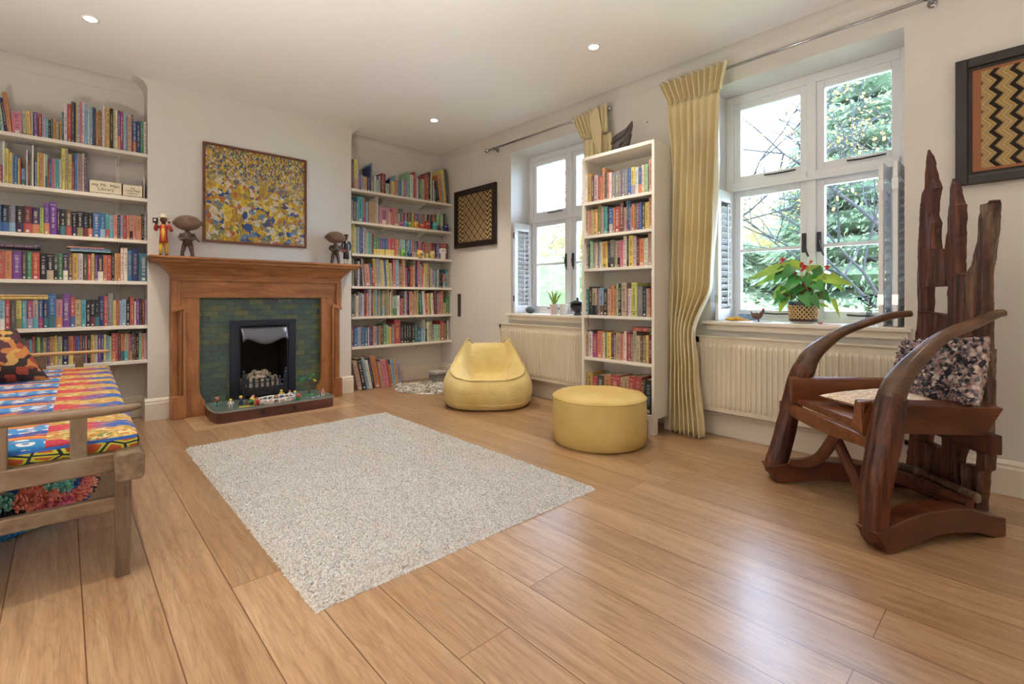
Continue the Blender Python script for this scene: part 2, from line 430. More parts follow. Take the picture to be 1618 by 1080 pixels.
# ------------------------------------------------------------------ louvred shutters, folded back in the window reveals
def shutter(label, x0, x1, y, z0, z1, grp):
    b = MB(); t = 0.022; s = 0.045
    b.box(x0, x0 + s, y, y + t, z0, z1); b.box(x1 - s, x1, y, y + t, z0, z1)
    b.box(x0 + s, x1 - s, y, y + t, z0, z0 + 0.08); b.box(x0 + s, x1 - s, y, y + t, z1 - 0.08, z1)
    r = b.build('window_shutter', M_WFRAME, bevel=0.002); tag(r, label, 'shutter', grp)
    k = int((z1 - z0 - 0.16) / 0.047)
    lb = MB()
    for i in range(k):
        z = z0 + 0.10 + i * 0.047
        lb.prism([(-0.020, 0.012), (-0.016, 0.016), (0.024, -0.014), (0.020, -0.018)], x0 + s, x1 - s, lambda p, q, w_, zz=z: (w_, y + t / 2 + p, zz + q))
    lb.build('louvres', M_WFRAME, r)
    MB().tube([((x0 + x1) / 2, y - 0.017, z0 + 0.1), ((x0 + x1) / 2, y - 0.017, z1 - 0.1)], 0.005, 6).build('tilt_rod', M_WFRAME, r)
    h = MB()
    for z in (z0 + 0.12, z1 - 0.16): h.box(x0 - 0.003, x0, y - 0.002, y + t + 0.004, z, z + 0.06)
    h.build('hinge', M_CHROME, r)
    return r
G = 'folded louvred window shutters'
shutter('white louvred shutter folded at the left of the small far window', 3.41, 3.655, 3.625, 0.805, 1.735, G)
shutter('white louvred shutter folded behind the tall cream curtain, left of the near window', 3.41, 3.655, 1.515, 0.805, 1.74, G)
shutter('cream edge of a folded louvred shutter, right of near window, nearer the middle', 3.41, 3.655, 0.574, 0.805, 1.735, G)
shutter('cream edge of a folded louvred shutter, right of near window, nearer the wall', 3.41, 3.655, 0.508, 0.805, 1.735, G)

# ------------------------------------------------------------------ radiators
M_RAD = plain('cream_radiator_enamel', 'DDD2BC', 0.35, 0.02, 4)
def radiator(label, y0, y1):
    t = thing('radiator', label, 'radiator', (3.30, (y0 + y1) / 2, 0.18), group='panel radiators under the windows')
    L = (y1 - y0) / 2; H = 0.515
    n_ = int((y1 - y0) / 0.0335); pts = []
    p = (y1 - y0 - 0.05) / n_
    for i in range(n_):
        a = -L + 0.025 + i * p
        pts += [(a, 0.0), (a + p * 0.18, -0.009), (a + p * 0.55, -0.009), (a + p * 0.73, 0.0)]
    vs = []; zs = [0.028, 0.05, H - 0.07, H - 0.045]
    b = MB()
    k = len(pts)
    for zi, z in enumerate(zs):
        for (yy_, xx) in pts: vs.append((xx if zi in (1, 2) else 0.0, yy_, z))
    fs = [(r * k + i, r * k + i + 1, (r + 1) * k + i + 1, (r + 1) * k + i) for r in range(3) for i in range(k - 1)]
    b.add(vs, fs)
    b.box(0.0, 0.045, -L, L, 0.0, 0.028); b.box(0.0, 0.045, -L, L, H - 0.045, H - 0.002)
    b.box(0.0, 0.045, -L, -L + 0.025, 0, H - 0.002); b.box(0.0, 0.045, L - 0.025, L, 0, H - 0.002)
    b.box(0.004, 0.012, -L, L, 0.01, H - 0.01)
    b.build('panel', M_RAD, t)
    MB().box(-0.008, 0.075, -L - 0.004, L + 0.004, H - 0.004, H + 0.006).build('top_grille', M_RAD, t, bevel=0.002)
    MB().box(0.04, 0.10, -L * 0.7, -L * 0.7 + 0.04, 0.1, 0.4).box(0.04, 0.10, L * 0.7, L * 0.7 + 0.04, 0.1, 0.4).build('wall_bracket', M_RAD, t)
    v = MB().tube([(0.03, -L - 0.035, -0.18), (0.03, -L - 0.035, 0.03), (0.03, -L + 0.01, 0.035)], 0.0075, 8)
    v.lathe([(0.014, 0), (0.018, 0.01), (0.018, 0.05), (0.01, 0.06)], (0.03, -L - 0.035, 0.03), 12)
    v.build('valve', M_CHROME, t, smooth=True)
radiator('cream ribbed radiator under the near window behind the carved chair', 0.44, 1.63)
radiator('cream ribbed radiator under the far window behind the bean bag', 2.60, 3.745)

# ------------------------------------------------------------------ alcove shelves
ZL = [2.088, 1.739, 1.412, 1.092, 0.751, 0.481]
ZR = [2.078, 1.747, 1.417, 1.082, 0.768, 0.458]
SH_ = ['top', 'second', 'third', 'fourth', 'fifth', 'sixth']
for side, zs, x0, x1, wd in (('left', ZL, LX, CX0, 'left of'), ('right', ZR, CX1, RX, 'right of')):
    for i, z in enumerate(zs):
        b = MB().box(x0 + 0.002, x1 - 0.002, 4.71, BY - 0.012, z - 0.026, z)
        tag(b.build('shelf', M_SHELF, bevel=0.002), 'white wall shelf %s the fireplace, %s' % (wd, 'topmost of six' if i == 0 else 'lowest of six' if i == 5 else SH_[i] + ' from the top'), 'shelf', 'white alcove shelves')
    for k, x in enumerate((x0 + 0.42, x1 - 0.34) if side == 'right' else (x0 + 0.4, x1 - 0.17)):
        b = MB().box(x - 0.012, x + 0.012, BY - 0.012, BY, 0.33, 2.2)
        t = b.build('shelf_upright', M_WHITE); tag(t, 'white slotted metal upright on the alcove wall %s the fireplace, %s' % (wd, ('left one', 'right one')[k]), 'bracket', 'shelf uprights')
        br = MB()
        for z in zs: br.prism([(4.74, z - 0.028), (BY - 0.012, z - 0.028), (BY - 0.012, z - 0.085)], x - 0.003, x + 0.003, YZ)
        br.build('shelf_bracket', M_WHITE, t)

# ------------------------------------------------------------------ books
PAL = dict(wh='E8E2D4', lg='C4C0BC', gy='8E8A8E', dg='54504E', bk='26222A', br='7A5138', tn='C7AC84', ye='E6CB45', go='DDA137', og='D9792F',
           sa='D98A68', rd='C8403C', dr='7E2433', pk='DB7C8B', mg='B53A7C', pu='7A3F9C', dp='45295E', lp='A99BC0', nb='28347C', bl='2F6DB4',
           lb='8DBAD6', tq='3FB0BC', te='2A7886', gr='3F8F55', lm='A6CB3B', pg='A9CFA6', ol='8A8644')
PAL['or'] = 'E0823C'
def mute(c, k=0.26):
    g_ = 0.3 * c[0] + 0.6 * c[1] + 0.1 * c[2]; return tuple((x * (1 - k) + (g_ * 0.85 + 0.02) * k) * 0.92 for x in c)
PAL = {k: mute(hx(v)) for k, v in PAL.items()}
NAME = dict(wh='white', lg='pale grey', gy='grey', dg='charcoal', bk='black', br='brown', tn='tan', ye='yellow', go='ochre', sa='salmon',
            rd='red', dr='maroon', pk='pink', mg='magenta', pu='purple', dp='dark purple', lp='lilac', nb='navy', bl='blue', lb='pale blue',
            tq='turquoise', te='teal', gr='green', lm='lime', pg='pale green', ol='olive')
NAME['or'] = 'orange'
n = NT('printed_book_cover'); at = n.n('Attribute', attribute_name='Col')
v = n.coord('Object'); f = n.noise(v, 55, 3)
n.base(n.mix(0.35, at.outputs['Color'], n.ramp(f, [(0.35, (0.72, 0.70, 0.70)), (0.65, (1.05, 1.05, 1.05))]), 'MULTIPLY')); n.set(Roughness=0.42)
M_BOOK = n.m
PAGE = hx('E6DCC4')
BOOK_ROWS = [
    ('L1', 2.088, -0.321,
     'te,12,248,6 pg,17,161,5 nb,13,231,6 or,22,271,6 pk,50,150,2 pg,19,168,3 ye,23,169,3 wh,6,180 pu,23,173,2 rd,17,168 lp,12,178 wh,5,173 lb,16,138 bk,13,137 gr,11,152 or,14,152 tn,18,134 br,5,140 go,10,146 te,11,211 wh,18,247 rd,23,275 dg,16,299 bk,8,293 go,8,302 lg,15,304 pk,12,310 wh,12,311 lb,14,301 lb,7,258 wh,7,264 lb,19,287 dg,9,292 nb,10,285 go,14,264 ol,12,276 rd,10,270 wh,14,315 tn,7,298 go,25,310 bk,18,307 tn,14,304 wh,13,303 pu:or,16,303 mg,18,300 lb,18,293 lp,7,267 tn,26,278 dr,9,295 bl:or,21,243 nb,25,249 gr,19,254 wh,21,259 bk,16,258'),
    ('L2', 1.739, -0.320,
     'mg,20,124 DV,7,290 ye,21,237 ye,17,214 lb,6,188 bl,21,203 ye,8,183 rd,8,181 lb:te,19,115 gr,5,175 wh,8,249 br,12,189 gy,9,231 DV,14,308 lb,12,174 ye,8,242 go,24,243 wh,8,241 pg:te,11,236 tn,4,203 rd,5,208 bl,11,217 pk,18,213 wh,5,211 tq,19,218 wh,10,216 ye,21,300 tn,15,303 ye,20,265 rd,14,214 bl,14,274 lb,8,276 sa,11,278 lp,10,276 ye,10,286 pu,13,276'),
    ('L3', 1.412, -0.321,
     'bl,14,184 bk:bl,35,183 gy:lb,33,185 bk:dp,38,183 dr:rd,41,187 dp:or,39,183 lm,20,184 pu:or,30,224 pu,38,234 dp,16,191 bk:te,30,188 br:rd,32,187 bk:dp,29,179 bk:ol,33,184 bk:dr,27,184 bk:or,27,180 bl,40,185 bl:lb,31,183 tq:rd,23,186 lb:tq,24,176 sa,24,182 bk,16,180 lp,19,184 rd,19,184 or,19,187 tn:bk,19,191 sa,21,191 or:sa,33,188 bk,14,201 gy,20,222'),
    ('L4', 1.092, -0.321,
     'rd,27,187 or,39,192 pu,44,192 dg,27,192 gr,23,192 rd,40,189 bk,36,188 bk:tn,35,186 dg:bk,24,189 gr,25,190 nb:wh,26,190 br,25,188 go,29,194 lg,28,196 dg,24,188 rd,22,191 ye,18,200 pu,17,190 dp:wh,32,190 or,21,193 rd,27,193 bk,17,214 go,17,208 or,20,209 wh,19,253 wh,22,254 bl,27,239 nb,41,255 te,6,235 te,49,219'),
    ('L5', 0.750, -0.321,
     'lb:wh,31,195 rd,25,197 dg,28,197 ye:ol,26,195 tq,26,195 mg:lp,30,195 tn:tq,26,198 bl:mg,26,199 nb:te,23,196 bl:te,43,241 pk:or,32,202 pu,43,243 rd:bl,25,216 tn,33,199 tq,27,197 bk,24,198 bk:dr,25,198 bk:te,26,198 nb,25,224 rd,24,224 gy,30,250 ye,20,194 rd,16,198 lp,13,194 lb,29,201 bk,22,198 rd,27,218 wh,11,186 pu,23,201 bk,12,205 dr,21,199 lp,12,197'),
    ('L6', 0.481, -0.321,
     'bk,24,207 te,19,206 lg,14,209 lg,12,208 lg,12,207 sa,23,225 bk,10,202 gr,17,208 mg,16,194 tq,16,194 rd,13,212 te,11,208 lm,14,207 gr,12,203 gy,24,202 pu,13,201 go,27,209 ye,12,215 tn,27,207 nb,33,207 or:ye,26,207 mg,13,203 pu,9,204 bl,13,200 rd,12,213 te,17,209 pk,11,205 bk,20,207 ye:go,22,210 lg,18,207 pu,19,208 bl:nb,14,207 ye,14,206 lb,16,198 pg,16,190 rd:or,24,214 rd,13,214 dr,19,213 or:te,19,208 tn:tq,24,207 or,13,202 pu:go,10,202 dg,13,216 dr,12,200 bk,18,207 pg,15,214 sa,21,205 lg,12,205'),
    ('R1', 2.077, 2.160,
     'br,32,301 ye:sa,38,311 lb,17,207 rd,14,183 bl,14,181 lp,36,150 go,34,147 dp,37,153 nb,17,272 lb:ye,13,307 gy,20,176 wh,25,175 pg,23,137 lp:lb,18,173 ye,15,190 dr,18,211 rd,23,220 dr,21,214 pg,47,118 bk,13,172 tn,24,152 ye,27,152 lb,11,216 or,22,172 pg,22,165 bl,36,171 lb,12,185 wh,19,188 rd,25,182 lb,31,178 pg,34,292 wh,40,264 or,14,261 rd,20,305 pk,17,248 wh,18,241 bl,23,230 ol,18,217 tn,24,241 pg,24,240 rd,24,290 rd,36,306 bk,30,332 wh,18,309 br,22,221 wh,15,249 te,25,160 bk,38,249,6 or,44,324,6 lb,25,338,6 ye,39,397,6 dg,26,407,6'),
    ('R2', 1.747, 2.157,
     'gy,28,218 br,32,211 lb,13,195 tq,58,265 rd,19,253 dp,10,232 lb,28,214 bk,8,211 tn,52,229 tn,24,225 tn,20,224 DV,12,286 lp,10,216 pk,110,184 wh,13,167 go,28,144 pk,32,186 sa,47,196 wh,13,139 te,26,197 rd,22,195 pu,19,159 rd,13,160 gy,18,163 dp,16,164 sa,18,167 dg,25,169 ye,20,172 rd,18,162 bl,30,166 mg,25,165 lp,23,163 tq,23,166 rd,31,170 pg,31,169 bk,24,172 lp,24,171 bk,31,174 or,27,181 bk,20,180 pg,74,192 lg,20,199 bk,30,206'),
    ('R3', 1.417, 2.157,
     'ol,17,302 ye,19,297 ye,11,298 wh,11,266 gy,17,275 lb,23,281 bl,17,272 nb,17,266 wh,10,271 lp,25,270 pg,24,221 tq,26,227 lp,14,224 dr,20,218 gr:ye,28,176 gr:ye,20,178 gr:ye,24,180 pu:ye,33,183 bl:ye,29,181 bl:ye,29,184 rd:ye,42,187 rd:ye,43,187 rd,22,185 or,22,186 gy,26,185 lb,26,183 pg,26,185 pg,7,182 te,31,188 lb,25,186 bl,18,184 gy,16,181 rd:sa,32,183 bl:lb,25,181 dp:lb,25,183 pk:lb,40,178 dr:lb,38,181 rd,47,177 ol,29,175 rd:gr,29,177 dr:bk,44,180 nb,29,179 lp,25,168 dr,20,174 rd,30,180 rd,50,188 dr,31,186'),
    ('R4', 1.082, 2.157,
     'lb,13,288 ol,21,281 bk,34,265 lp,15,259 wh,17,260 bk,15,282 lg,19,287,4 sa,61,231,5 bl,20,240,4 rd,28,196,5 go,32,298,5 lp,47,297,5 ye,35,288,4 lb,17,281,4 bl,17,289,3 ye,33,287,3 tn,34,255,4 pk,34,295 lb,39,297 pk,9,232 br,30,260 or,22,300 tn,22,301 mg,26,213 bk,36,206 rd,36,227 go,23,224 lg,9,292 bk,14,225 nb,23,226 pk,32,300 lp,19,260 or,23,233 wh,12,150 ye,35,272 tn,29,277 ol,24,274 tn,19,226 lp,34,203 pg,15,195 te,24,209 lg,32,214 bk,27,211 bk,28,212 pk:lb,33,159 te,30,215 tn,20,182'),
    ('R5', 0.768, 2.157,
     'dg,42,224 tn,19,235 wh,23,217 gy,23,254 lp,29,243 wh,16,232 dr,24,287 or,18,240 lp,26,280 wh,18,295 br,28,285 ye,16,281 lb,28,285 te,12,281 pk,8,206 tn,21,285 te,21,267 tn:lb,29,271 ol,42,286 tn,17,283 gr,13,260 wh,13,256 sa,21,283 pg:gr,56,210 wh,35,218 mg,26,187 or,19,185 dg,26,217 lg,26,268 pu,16,277 bk,16,277 sa,43,268 tn,21,245 tn,22,273 go,19,273 tn,25,278 gr,27,250,4 bl,22,260,4 wh,33,270,4 rd,34,251,4 ye,28,246,4 ol,23,246,3 wh,40,251,3 dr,40,271,2 gy,35,257 pk,29,257 or,30,272 tn,42,135 gr,42,194'),
    ('R6', 0.458, 2.158,
     'dr,27,211 bl,41,198 lb,33,196 pk,13,200 bl,29,194 bl,47,192 wh,9,192 pu,26,203 dp,17,202 or,17,206 lp,31,200 te,22,203 sa,18,203 br,31,201 gr,40,224 pg,18,211 lm,18,194 ye,18,189 rd,9,185 gy,32,217 rd,75,260 bk,41,237 bk,35,232 bk,27,231 bk,36,229 bk,41,224 te,32,199 te,51,153 lb,47,151 wh,9,251 bk,28,145 wh,24,225 tn,34,232 gy,34,190 pg,39,189 pg,49,187 rd,60,230 ol,20,200 dg,20,229 wh,20,224'),
    ('R7', 0.000, 2.239,
     'tn,49,315,12 bk,50,335,12 lb,34,337,11 wh,35,310,11 dp,30,332,11 or,60,347,11 mg,22,275,10 tn,30,277,10 pk,64,297,10 rd,23,290,9 or,26,236,9 lb,40,294,9 go,29,297,8 lp,44,272,8'),
    ('B1', 1.714, 2.429,
     'wh,32,225 go,35,231 br,29,206 lg,36,207 rd,19,188 or,19,180 sa,23,249 dg,21,207 sa,25,202 wh,23,201 gy,32,199 gy,29,201 gy,26,200 gy,28,202 gy,28,200 bl,28,202 ye:lp,32,203 wh,27,197 bl:or,29,188 wh,22,202 pg,28,203 bk,6,181 tn,28,231'),
    ('B2', 1.454, 2.427,
     'tn,48,205 sa,18,199 tn,18,203 ye,42,201 ol,35,228 tn,21,215 tq,36,210 bk,19,204 bl:lg,33,196 sa,18,190 rd,47,197 br,30,223 tn,24,180 te:pu,20,224 bl,14,218 sa,10,177 or,29,196 gr,13,201 mg,21,201 bl,24,198 br,26,197 ye,31,193 sa,29,221'),
    ('B3', 1.194, 2.427,
     'gy,36,190 bk,16,199 pg,29,215 tn,26,202 wh,17,200 gy,17,196 wh,26,200 go:ye,55,201 bk,25,183 gy:dg,39,208 tn,24,199 pk:bk,24,197 pk,30,197 wh,30,225 bk,16,217 ye,40,226 lg,25,217 dr,24,199 or,41,197 wh,29,196 tn,32,227'),
    ('B4', 0.829, 2.427,
     'te,43,204 bk,31,221 tn:bk,46,210 te,11,203 pk,15,202 lb:br,39,212 bk,36,201 tn,35,204 or,23,228 or,20,201 pg,20,245 bk,26,241 tn,47,246 mg,12,199 wh,27,202 ye,48,246 gy,45,221 bk,33,214 tn,16,200 rd:or,18,203 sa,11,251'),
    ('B5', 0.498, 2.431,
     'rd,25,179 tn,23,202 wh,36,204 mg,46,185 or,48,209 wh,23,199 gr,17,200 ye,40,202 dr,25,193 gy,20,188 tn,44,204 sa,22,198 wh,26,220 dr,12,204 rd,27,202 gy,17,200 tn,29,244 tn,30,193 br,19,197 ol,29,196 ye,22,200 dr,29,199'),
    ('B6', 0.136, 2.427,
     'br,21,229 go,57,244 rd,46,208 dg,65,228 or,63,236 rd,81,245 tn,32,237 tn,46,243 rd,45,252 rd,61,256 br,26,236 bk,59,244'),
]


def book_shape(w, h, dep, code, rng):
    """spine on the plane y=0 facing -y; x 0..w, z 0..h. Returns an MB"""
    b = MB(); c1 = PAL[code[:2]]; c2 = PAL[code[3:5]] if ':' in code else None
    c1 = tuple(min(1, max(0, x * rng.uniform(0.85, 1.12))) for x in c1)
    t = min(0.0022, w * 0.16); i = 0.002
    hard = h > 0.2 and rng.random() < 0.6
    r = 0.0016 if hard else 0.0
    b.box(0, t, -0.0, dep, 0, h, col=c1); b.box(w - t, w, -0.0, dep, 0, h, col=c1)
    # spine: slightly rounded front
    q = min(0.004, w * 0.22)
    b.prism([(0, 0.0), (w * 0.22, -q * 0.75), (w * 0.5, -q), (w * 0.78, -q * 0.75), (w, 0.0), (w, t), (0, t)], 0, h, XY, col=c1)
    b.box(t, w - t, t, dep - i * 2, i, h - i, col=PAGE)
    lum = 0.3 * c1[0] + 0.6 * c1[1] + 0.1 * c1[2]
    light = [PAL['wh'], PAL['ye'], PAL['wh'], PAL['tn'], PAL['lb']]; dark = [PAL['bk'], PAL['nb'], PAL['dr'], PAL['dg']]
    ink = rng.choice(light) if lum < 0.28 else rng.choice(dark)
    ink = tuple(i_ * 0.62 + c_ * 0.38 for i_, c_ in zip(ink, c1)); e = -q - 0.0004; mx_ = w / 2
    def quad(xa, xb, za, zb, col):
        b.add([(xa, e, za), (xb, e, za), (xb, e, zb), (xa, e, zb)], [(0, 1, 2, 3)], col=col)
        b.add([(xa, e, za), (xb, e, za), (xb, 0, za), (xa, 0, za), (xa, e, zb), (xb, e, zb), (xb, 0, zb), (xa, 0, zb)], [(3, 2, 1, 0), (4, 5, 6, 7), (0, 4, 7, 3), (1, 2, 6, 5)], col=col)
    if c2:
        k = 0.36 * h
        b.prism([(0.0001, -0.0003), (w * 0.22, -q * 0.75 - 0.0003), (w * 0.5, -q - 0.0003), (w * 0.78, -q * 0.75 - 0.0003), (w - 0.0001, -0.0003), (w - 0.0001, 0.0002), (0.0001, 0.0002)], 0.0005, k, XY, col=c2)
        e -= 0.0003
    style = rng.random()
    if w > 0.009:
        lo, hi = (0.40 if c2 else 0.22) * h, 0.86 * h
        wd = w * rng.uniform(0.34, 0.52)
        z = lo
        while z < hi:      # title lettering running down the spine
            l = rng.uniform(0.003, 0.006)
            if rng.random() < 0.85: quad(mx_ - wd / 2 * rng.uniform(0.6, 1), mx_ + wd / 2 * rng.uniform(0.6, 1), z, min(z + l, hi), ink)
            z += l + (0.002 if rng.random() < 0.85 else 0.009)
        if rng.random() < 0.6: quad(mx_ - w * 0.2, mx_ + w * 0.2, 0.04 * h, 0.04 * h + w * 0.4, PAL['wh'] if lum < 0.4 else ink)
    if style < 0.25: quad(w * 0.06, w * 0.94, 0.90 * h, 0.92 * h, ink)
    if style < 0.12: quad(w * 0.06, w * 0.94, 0.14 * h, 0.16 * h, ink)
    return b, c1

def ordinal(k):
    return '%d%s' % (k, 'th' if 10 <= k % 100 <= 20 else {1: 'st', 2: 'nd', 3: 'rd'}.get(k % 10, 'th'))
SHELF_WORDS = {'L': 'shelf left of fireplace', 'R': 'shelf right of fireplace', 'B': 'shelf of the white bookcase'}
all_books = []
for nm, z, st, toks in BOOK_ROWS:
    items = []
    for tkn in toks.split():
        p = tkn.split(','); items.append((p[0], int(p[1]) / 1000, int(p[2]) / 1000, radians(int(p[3])) if len(p) > 3 else 0.0))
    total = sum(q[1] for q in items)
    end = st + (total if nm[0] != 'B' else -total)
    if nm[0] == 'R': end = min(end, 3.372)
    # positions, with room for books that lean
    xs = []; x = 0; ph, pa = 0, 0
    gaps = 0
    for code, w_, h, a in items:
        g = 0
        if a > pa + 1e-4 and nm != 'R7': g = min(h, ph) * (math.tan(a) - math.tan(pa))
        gaps += g; xs.append(g); ph, pa = h, a
    avail = abs(end - st) - gaps
    k = avail / sum(q[1] / cos(q[3]) for q in items)
    if nm == 'R7': k = 0.93
    pos = st if nm[0] != 'B' else -st
    idx = 0
    for (code, w_, h, a), g in zip(items, xs):
        pos += g; idx += 0 if code == 'DV' else 1
        ww = w_ * k
        all_books.append((nm, z, idx, code, pos, ww - 0.0006, h, a)); pos += ww / cos(a)
rngb = random.Random(11)
zs_by = dict([('L%d' % (i + 1), q) for i, q in enumerate(ZL)] + [('R%d' % (i + 1), q) for i, q in enumerate(ZR)] + [('R7', 0.0)])
zs_by.update(B1=1.714, B2=1.4535, B3=1.194, B4=0.829, B5=0.498, B6=0.136)
recs = []
for (nm, z, idx, code, x, w_, h, a) in all_books:
    z = zs_by[nm] + 0.0005
    if nm[0] == 'B':
        mat_ = Matrix.Translation((3.045 + rngb.uniform(0, 0.006), -x, z)) @ Matrix.Rotation(-pi / 2, 4, 'Z')
    else:
        mat_ = Matrix.Translation((x, 4.738 + rngb.uniform(0, 0.010), z))
    if a: mat_ = mat_ @ Matrix.Rotation(-a, 4, 'Y')
    D = (mat_.translation - Vector((0, 0, 0.97))).length
    score = w_ * h / D ** 2 * (0.5 if nm == 'B6' and idx < 11 else 1)
    recs.append([score, nm, idx, code, mat_, w_, h])
cut = sorted((r[0] for r in recs if r[3] != 'DV'), reverse=True)[305]
mass = MB(); nb_ = 0
for score, nm, idx, code, mat_, w_, h in recs:
    row = int(nm[1]); S_ = SHELF_WORDS[nm[0]]
    where = 'floor right of the fireplace' if nm == 'R7' else '%s %s' % (('top' if row == 1 else SH_[row - 1]), S_)
    if code == 'DV':
        d_ = MB().box(0, 0.007, 0.0, 0.19, 0, 0.30).build('shelf_divider', M_WHITE)
        d_.matrix_world = mat_; d_.scale = (1, 1, 0.96)
        tag(d_, 'thin white upright divider before the %s book, second %s' % (ordinal(idx + 1), S_), 'divider', 'white shelf dividers'); continue
    lim = {'L2': 0.308, 'L3': 0.285}.get(nm, 9)
    dep = min(0.185, max(0.105, h * 0.72)) * rngb.uniform(0.94, 1.0)
    bm_, c1 = book_shape(w_, min(h, lim), dep, code, rngb)
    if score >= cut:
        o = bm_.build('book', M_BOOK); o.matrix_world = mat_
        size = ('thick ' if w_ > 0.034 else 'thin ' if w_ < 0.014 else '') + ('tall ' if h > 0.255 else 'short ' if h < 0.165 else '')
        col = NAME[code[:2]] + (' and ' + NAME[code[3:5]] if ':' in code else '')
        pre = 'leaning ' if nm == 'R7' else ''
        tag(o, '%s%s%s book, %s from left, %s' % (pre, size, col, ordinal(idx), where), 'book', 'books on the ' + where)
        nb_ += 1
    else:
        mass.add(bm_.v, [f for f in bm_.f], 0, None, mat_)
        mass.c[-len(bm_.c):] = bm_.c
o = mass.build('packed_books', M_BOOK)
tag(o, 'the many smaller and farther books packed between the others on the shelves', 'books', kind='stuff')

# books lying flat
def flat_book(label, x0, x1, y0, z, th, code, ax='x', dep=0.15):
    bm_, _ = book_shape(th, x1 - x0, dep, code, rngb)
    o = bm_.build('book', M_BOOK)
    if ax == 'x': o.matrix_world = Matrix.Translation((x0, y0, z + th)) @ Matrix.Rotation(pi / 2, 4, 'Y')
    else: o.matrix_world = Matrix.Translation((y0, x1, z + th)) @ Matrix.Rotation(-pi / 2, 4, 'Z') @ Matrix.Rotation(pi / 2, 4, 'Y')
    tag(o, label, 'book', 'books lying flat on other books'); return o
flat_book('dark purple book lying flat on purple and orange books, fourth shelf left of fireplace', -0.36, -0.12, 4.742, 1.092 + 0.214, 0.026, 'dp')
flat_book('pale book lying flat, lowest of three over the middle of the fourth left shelf', 0.035, 0.262, 4.742, 1.092 + 0.2115, 0.011, 'lb')
flat_book('blue book lying flat, middle of three on the fourth shelf left of fireplace', 0.038, 0.262, 4.742, 1.092 + 0.2235, 0.011, 'bl')
flat_book('coral book lying flat, topmost of three on the fourth shelf left of fireplace', 0.018, 0.225, 4.742, 1.092 + 0.2355, 0.011, 'sa')
flat_book('yellow book with red lettering lying flat, lower of two, fifth shelf left of fireplace', -0.35, -0.08, 4.742, 0.751 + 0.201, 0.017, 'ye')
flat_book('worn yellow book lying flat, upper of two, fifth shelf left of fireplace', -0.35, -0.08, 4.742, 0.751 + 0.2185, 0.016, 'go')
flat_book('red and cream book lying flat on top, fifth shelf of the white bookcase', 1.852, 1.99, 3.045, 0.499 + 0.222, 0.030, 'rd', 'y', 0.12)
flat_book('black book lying flat at the left, fifth shelf of the white bookcase', 2.30, 2.405, 3.045, 0.499 + 0.196, 0.012, 'bk', 'y', 0.12)

# slip cases with hand-drawn titles on the second left shelf
M_CARD = plain('cream_card', 'EDE0C4', 0.7, 0.05, 30); M_INK = plain('pencil_ink', '5A5148', 0.8, 0.05, 30)
def lettering(parent, txt, size, loc, rot, mat=None, ext=0.0004, align='CENTER'):
    c = bpy.data.curves.new('lettering', 'FONT'); c.body = txt; c.size = size; c.extrude = ext; c.align_x = align; c.align_y = 'CENTER'; c.space_line = 0.9
    c.materials.append(mat or M_INK)
    tmp = bpy.data.objects.new('tmp_text', c); C.objects.link(tmp); bpy.context.view_layer.update()
    me = bpy.data.meshes.new_from_object(tmp.evaluated_get(bpy.context.evaluated_depsgraph_get()))
    bpy.data.objects.remove(tmp); bpy.data.curves.remove(c); me.name = 'lettering'
    o = bpy.data.objects.new('lettering', me); C.objects.link(o); o.parent = parent; o.location = loc; o.rotation_euler = rot
    return o
def slipcase(label, x0, x1, h, txt, size):
    t = thing('book_slipcase', label, 'box set', ((x0 + x1) / 2, 4.738, 1.7395), group='cream slip cases on the second shelf left of the fireplace')
    W_ = (x1 - x0) / 2
    b = MB().box(-W_, W_, 0, 0.004, 0.012, h); b.box(-W_, -W_ + 0.004, 0, 0.13, 0.0, h); b.box(W_ - 0.004, W_, 0, 0.13, 0.0, h); b.box(-W_, W_, 0, 0.13, 0.0, 0.004)
    b.box(-W_, W_, 0, 0.004, 0.0, 0.006)
    b.build('case', M_CARD, t)
    r = random.Random(3); pb = MB(); x = -W_ + 0.006
    while x < W_ - 0.012: pb.box(x, x + 0.0065, 0.006, 0.125, 0.004, h - 0.006 + r.uniform(-0.004, 0.001), col=PAL[r.choice(['wh', 'wh', 'tn', 'lg'])]); x += 0.0072
    pb.build('small_books', M_BOOK, t)
    lettering(t, txt, size, (0, -0.0008, h * 0.54), (pi / 2, 0, 0))
slipcase('cream slip case lettered My Mr. Men Library, left of the two', 0.139, 0.330, 0.098, 'my Mr. Men\nLibrary', 0.033)
slipcase('cream slip case lettered My Little Miss Library, right of the two', 0.332, 0.456, 0.094, 'my\nLittle Miss\nLibrary', 0.022)
o = MB().box(0.462, 0.4665, 4.74, 4.9, 1.74, 1.90).build('shelf_divider', M_WHITE)
tag(o, 'white upright divider between cream slip case and chimney side, second left shelf', 'divider', 'white shelf dividers')

# ------------------------------------------------------------------ tall white bookcase between the windows
M_BC = plain('white_bookcase_laminate', 'E9E4DA', 0.4, 0.02, 3)
bc = thing('bookcase', 'tall narrow freestanding white bookcase full of paperbacks between the two windows', 'bookcase', (3.018, 2.112, 0))
BX = 0.275
for s, nm_ in ((-1, 'side_panel'), (1, 'side_panel')):
    MB().box(0, BX, s * 0.322 - 0.0, s * 0.322 - s * 0.022, 0.112, 2.072).build(nm_, M_BC, bc, bevel=0.0015)
MB().box(0, BX, -0.300, 0.300, 2.046, 2.072).build('top_panel', M_BC, bc, bevel=0.0015)
MB().box(0.262, 0.270, -0.300, 0.300, 0.13, 2.046).build('back_panel', M_BC, bc)
for z in (1.714, 1.4535, 1.194, 0.829, 0.498, 0.136):
    MB().box(0.004, 0.262, -0.300, 0.300, z - 0.022, z).build('shelf', M_BC, bc)
MB().box(0.004, 0.02, -0.30, 0.30, 0.112, 0.114).build('plinth', M_BC, bc)
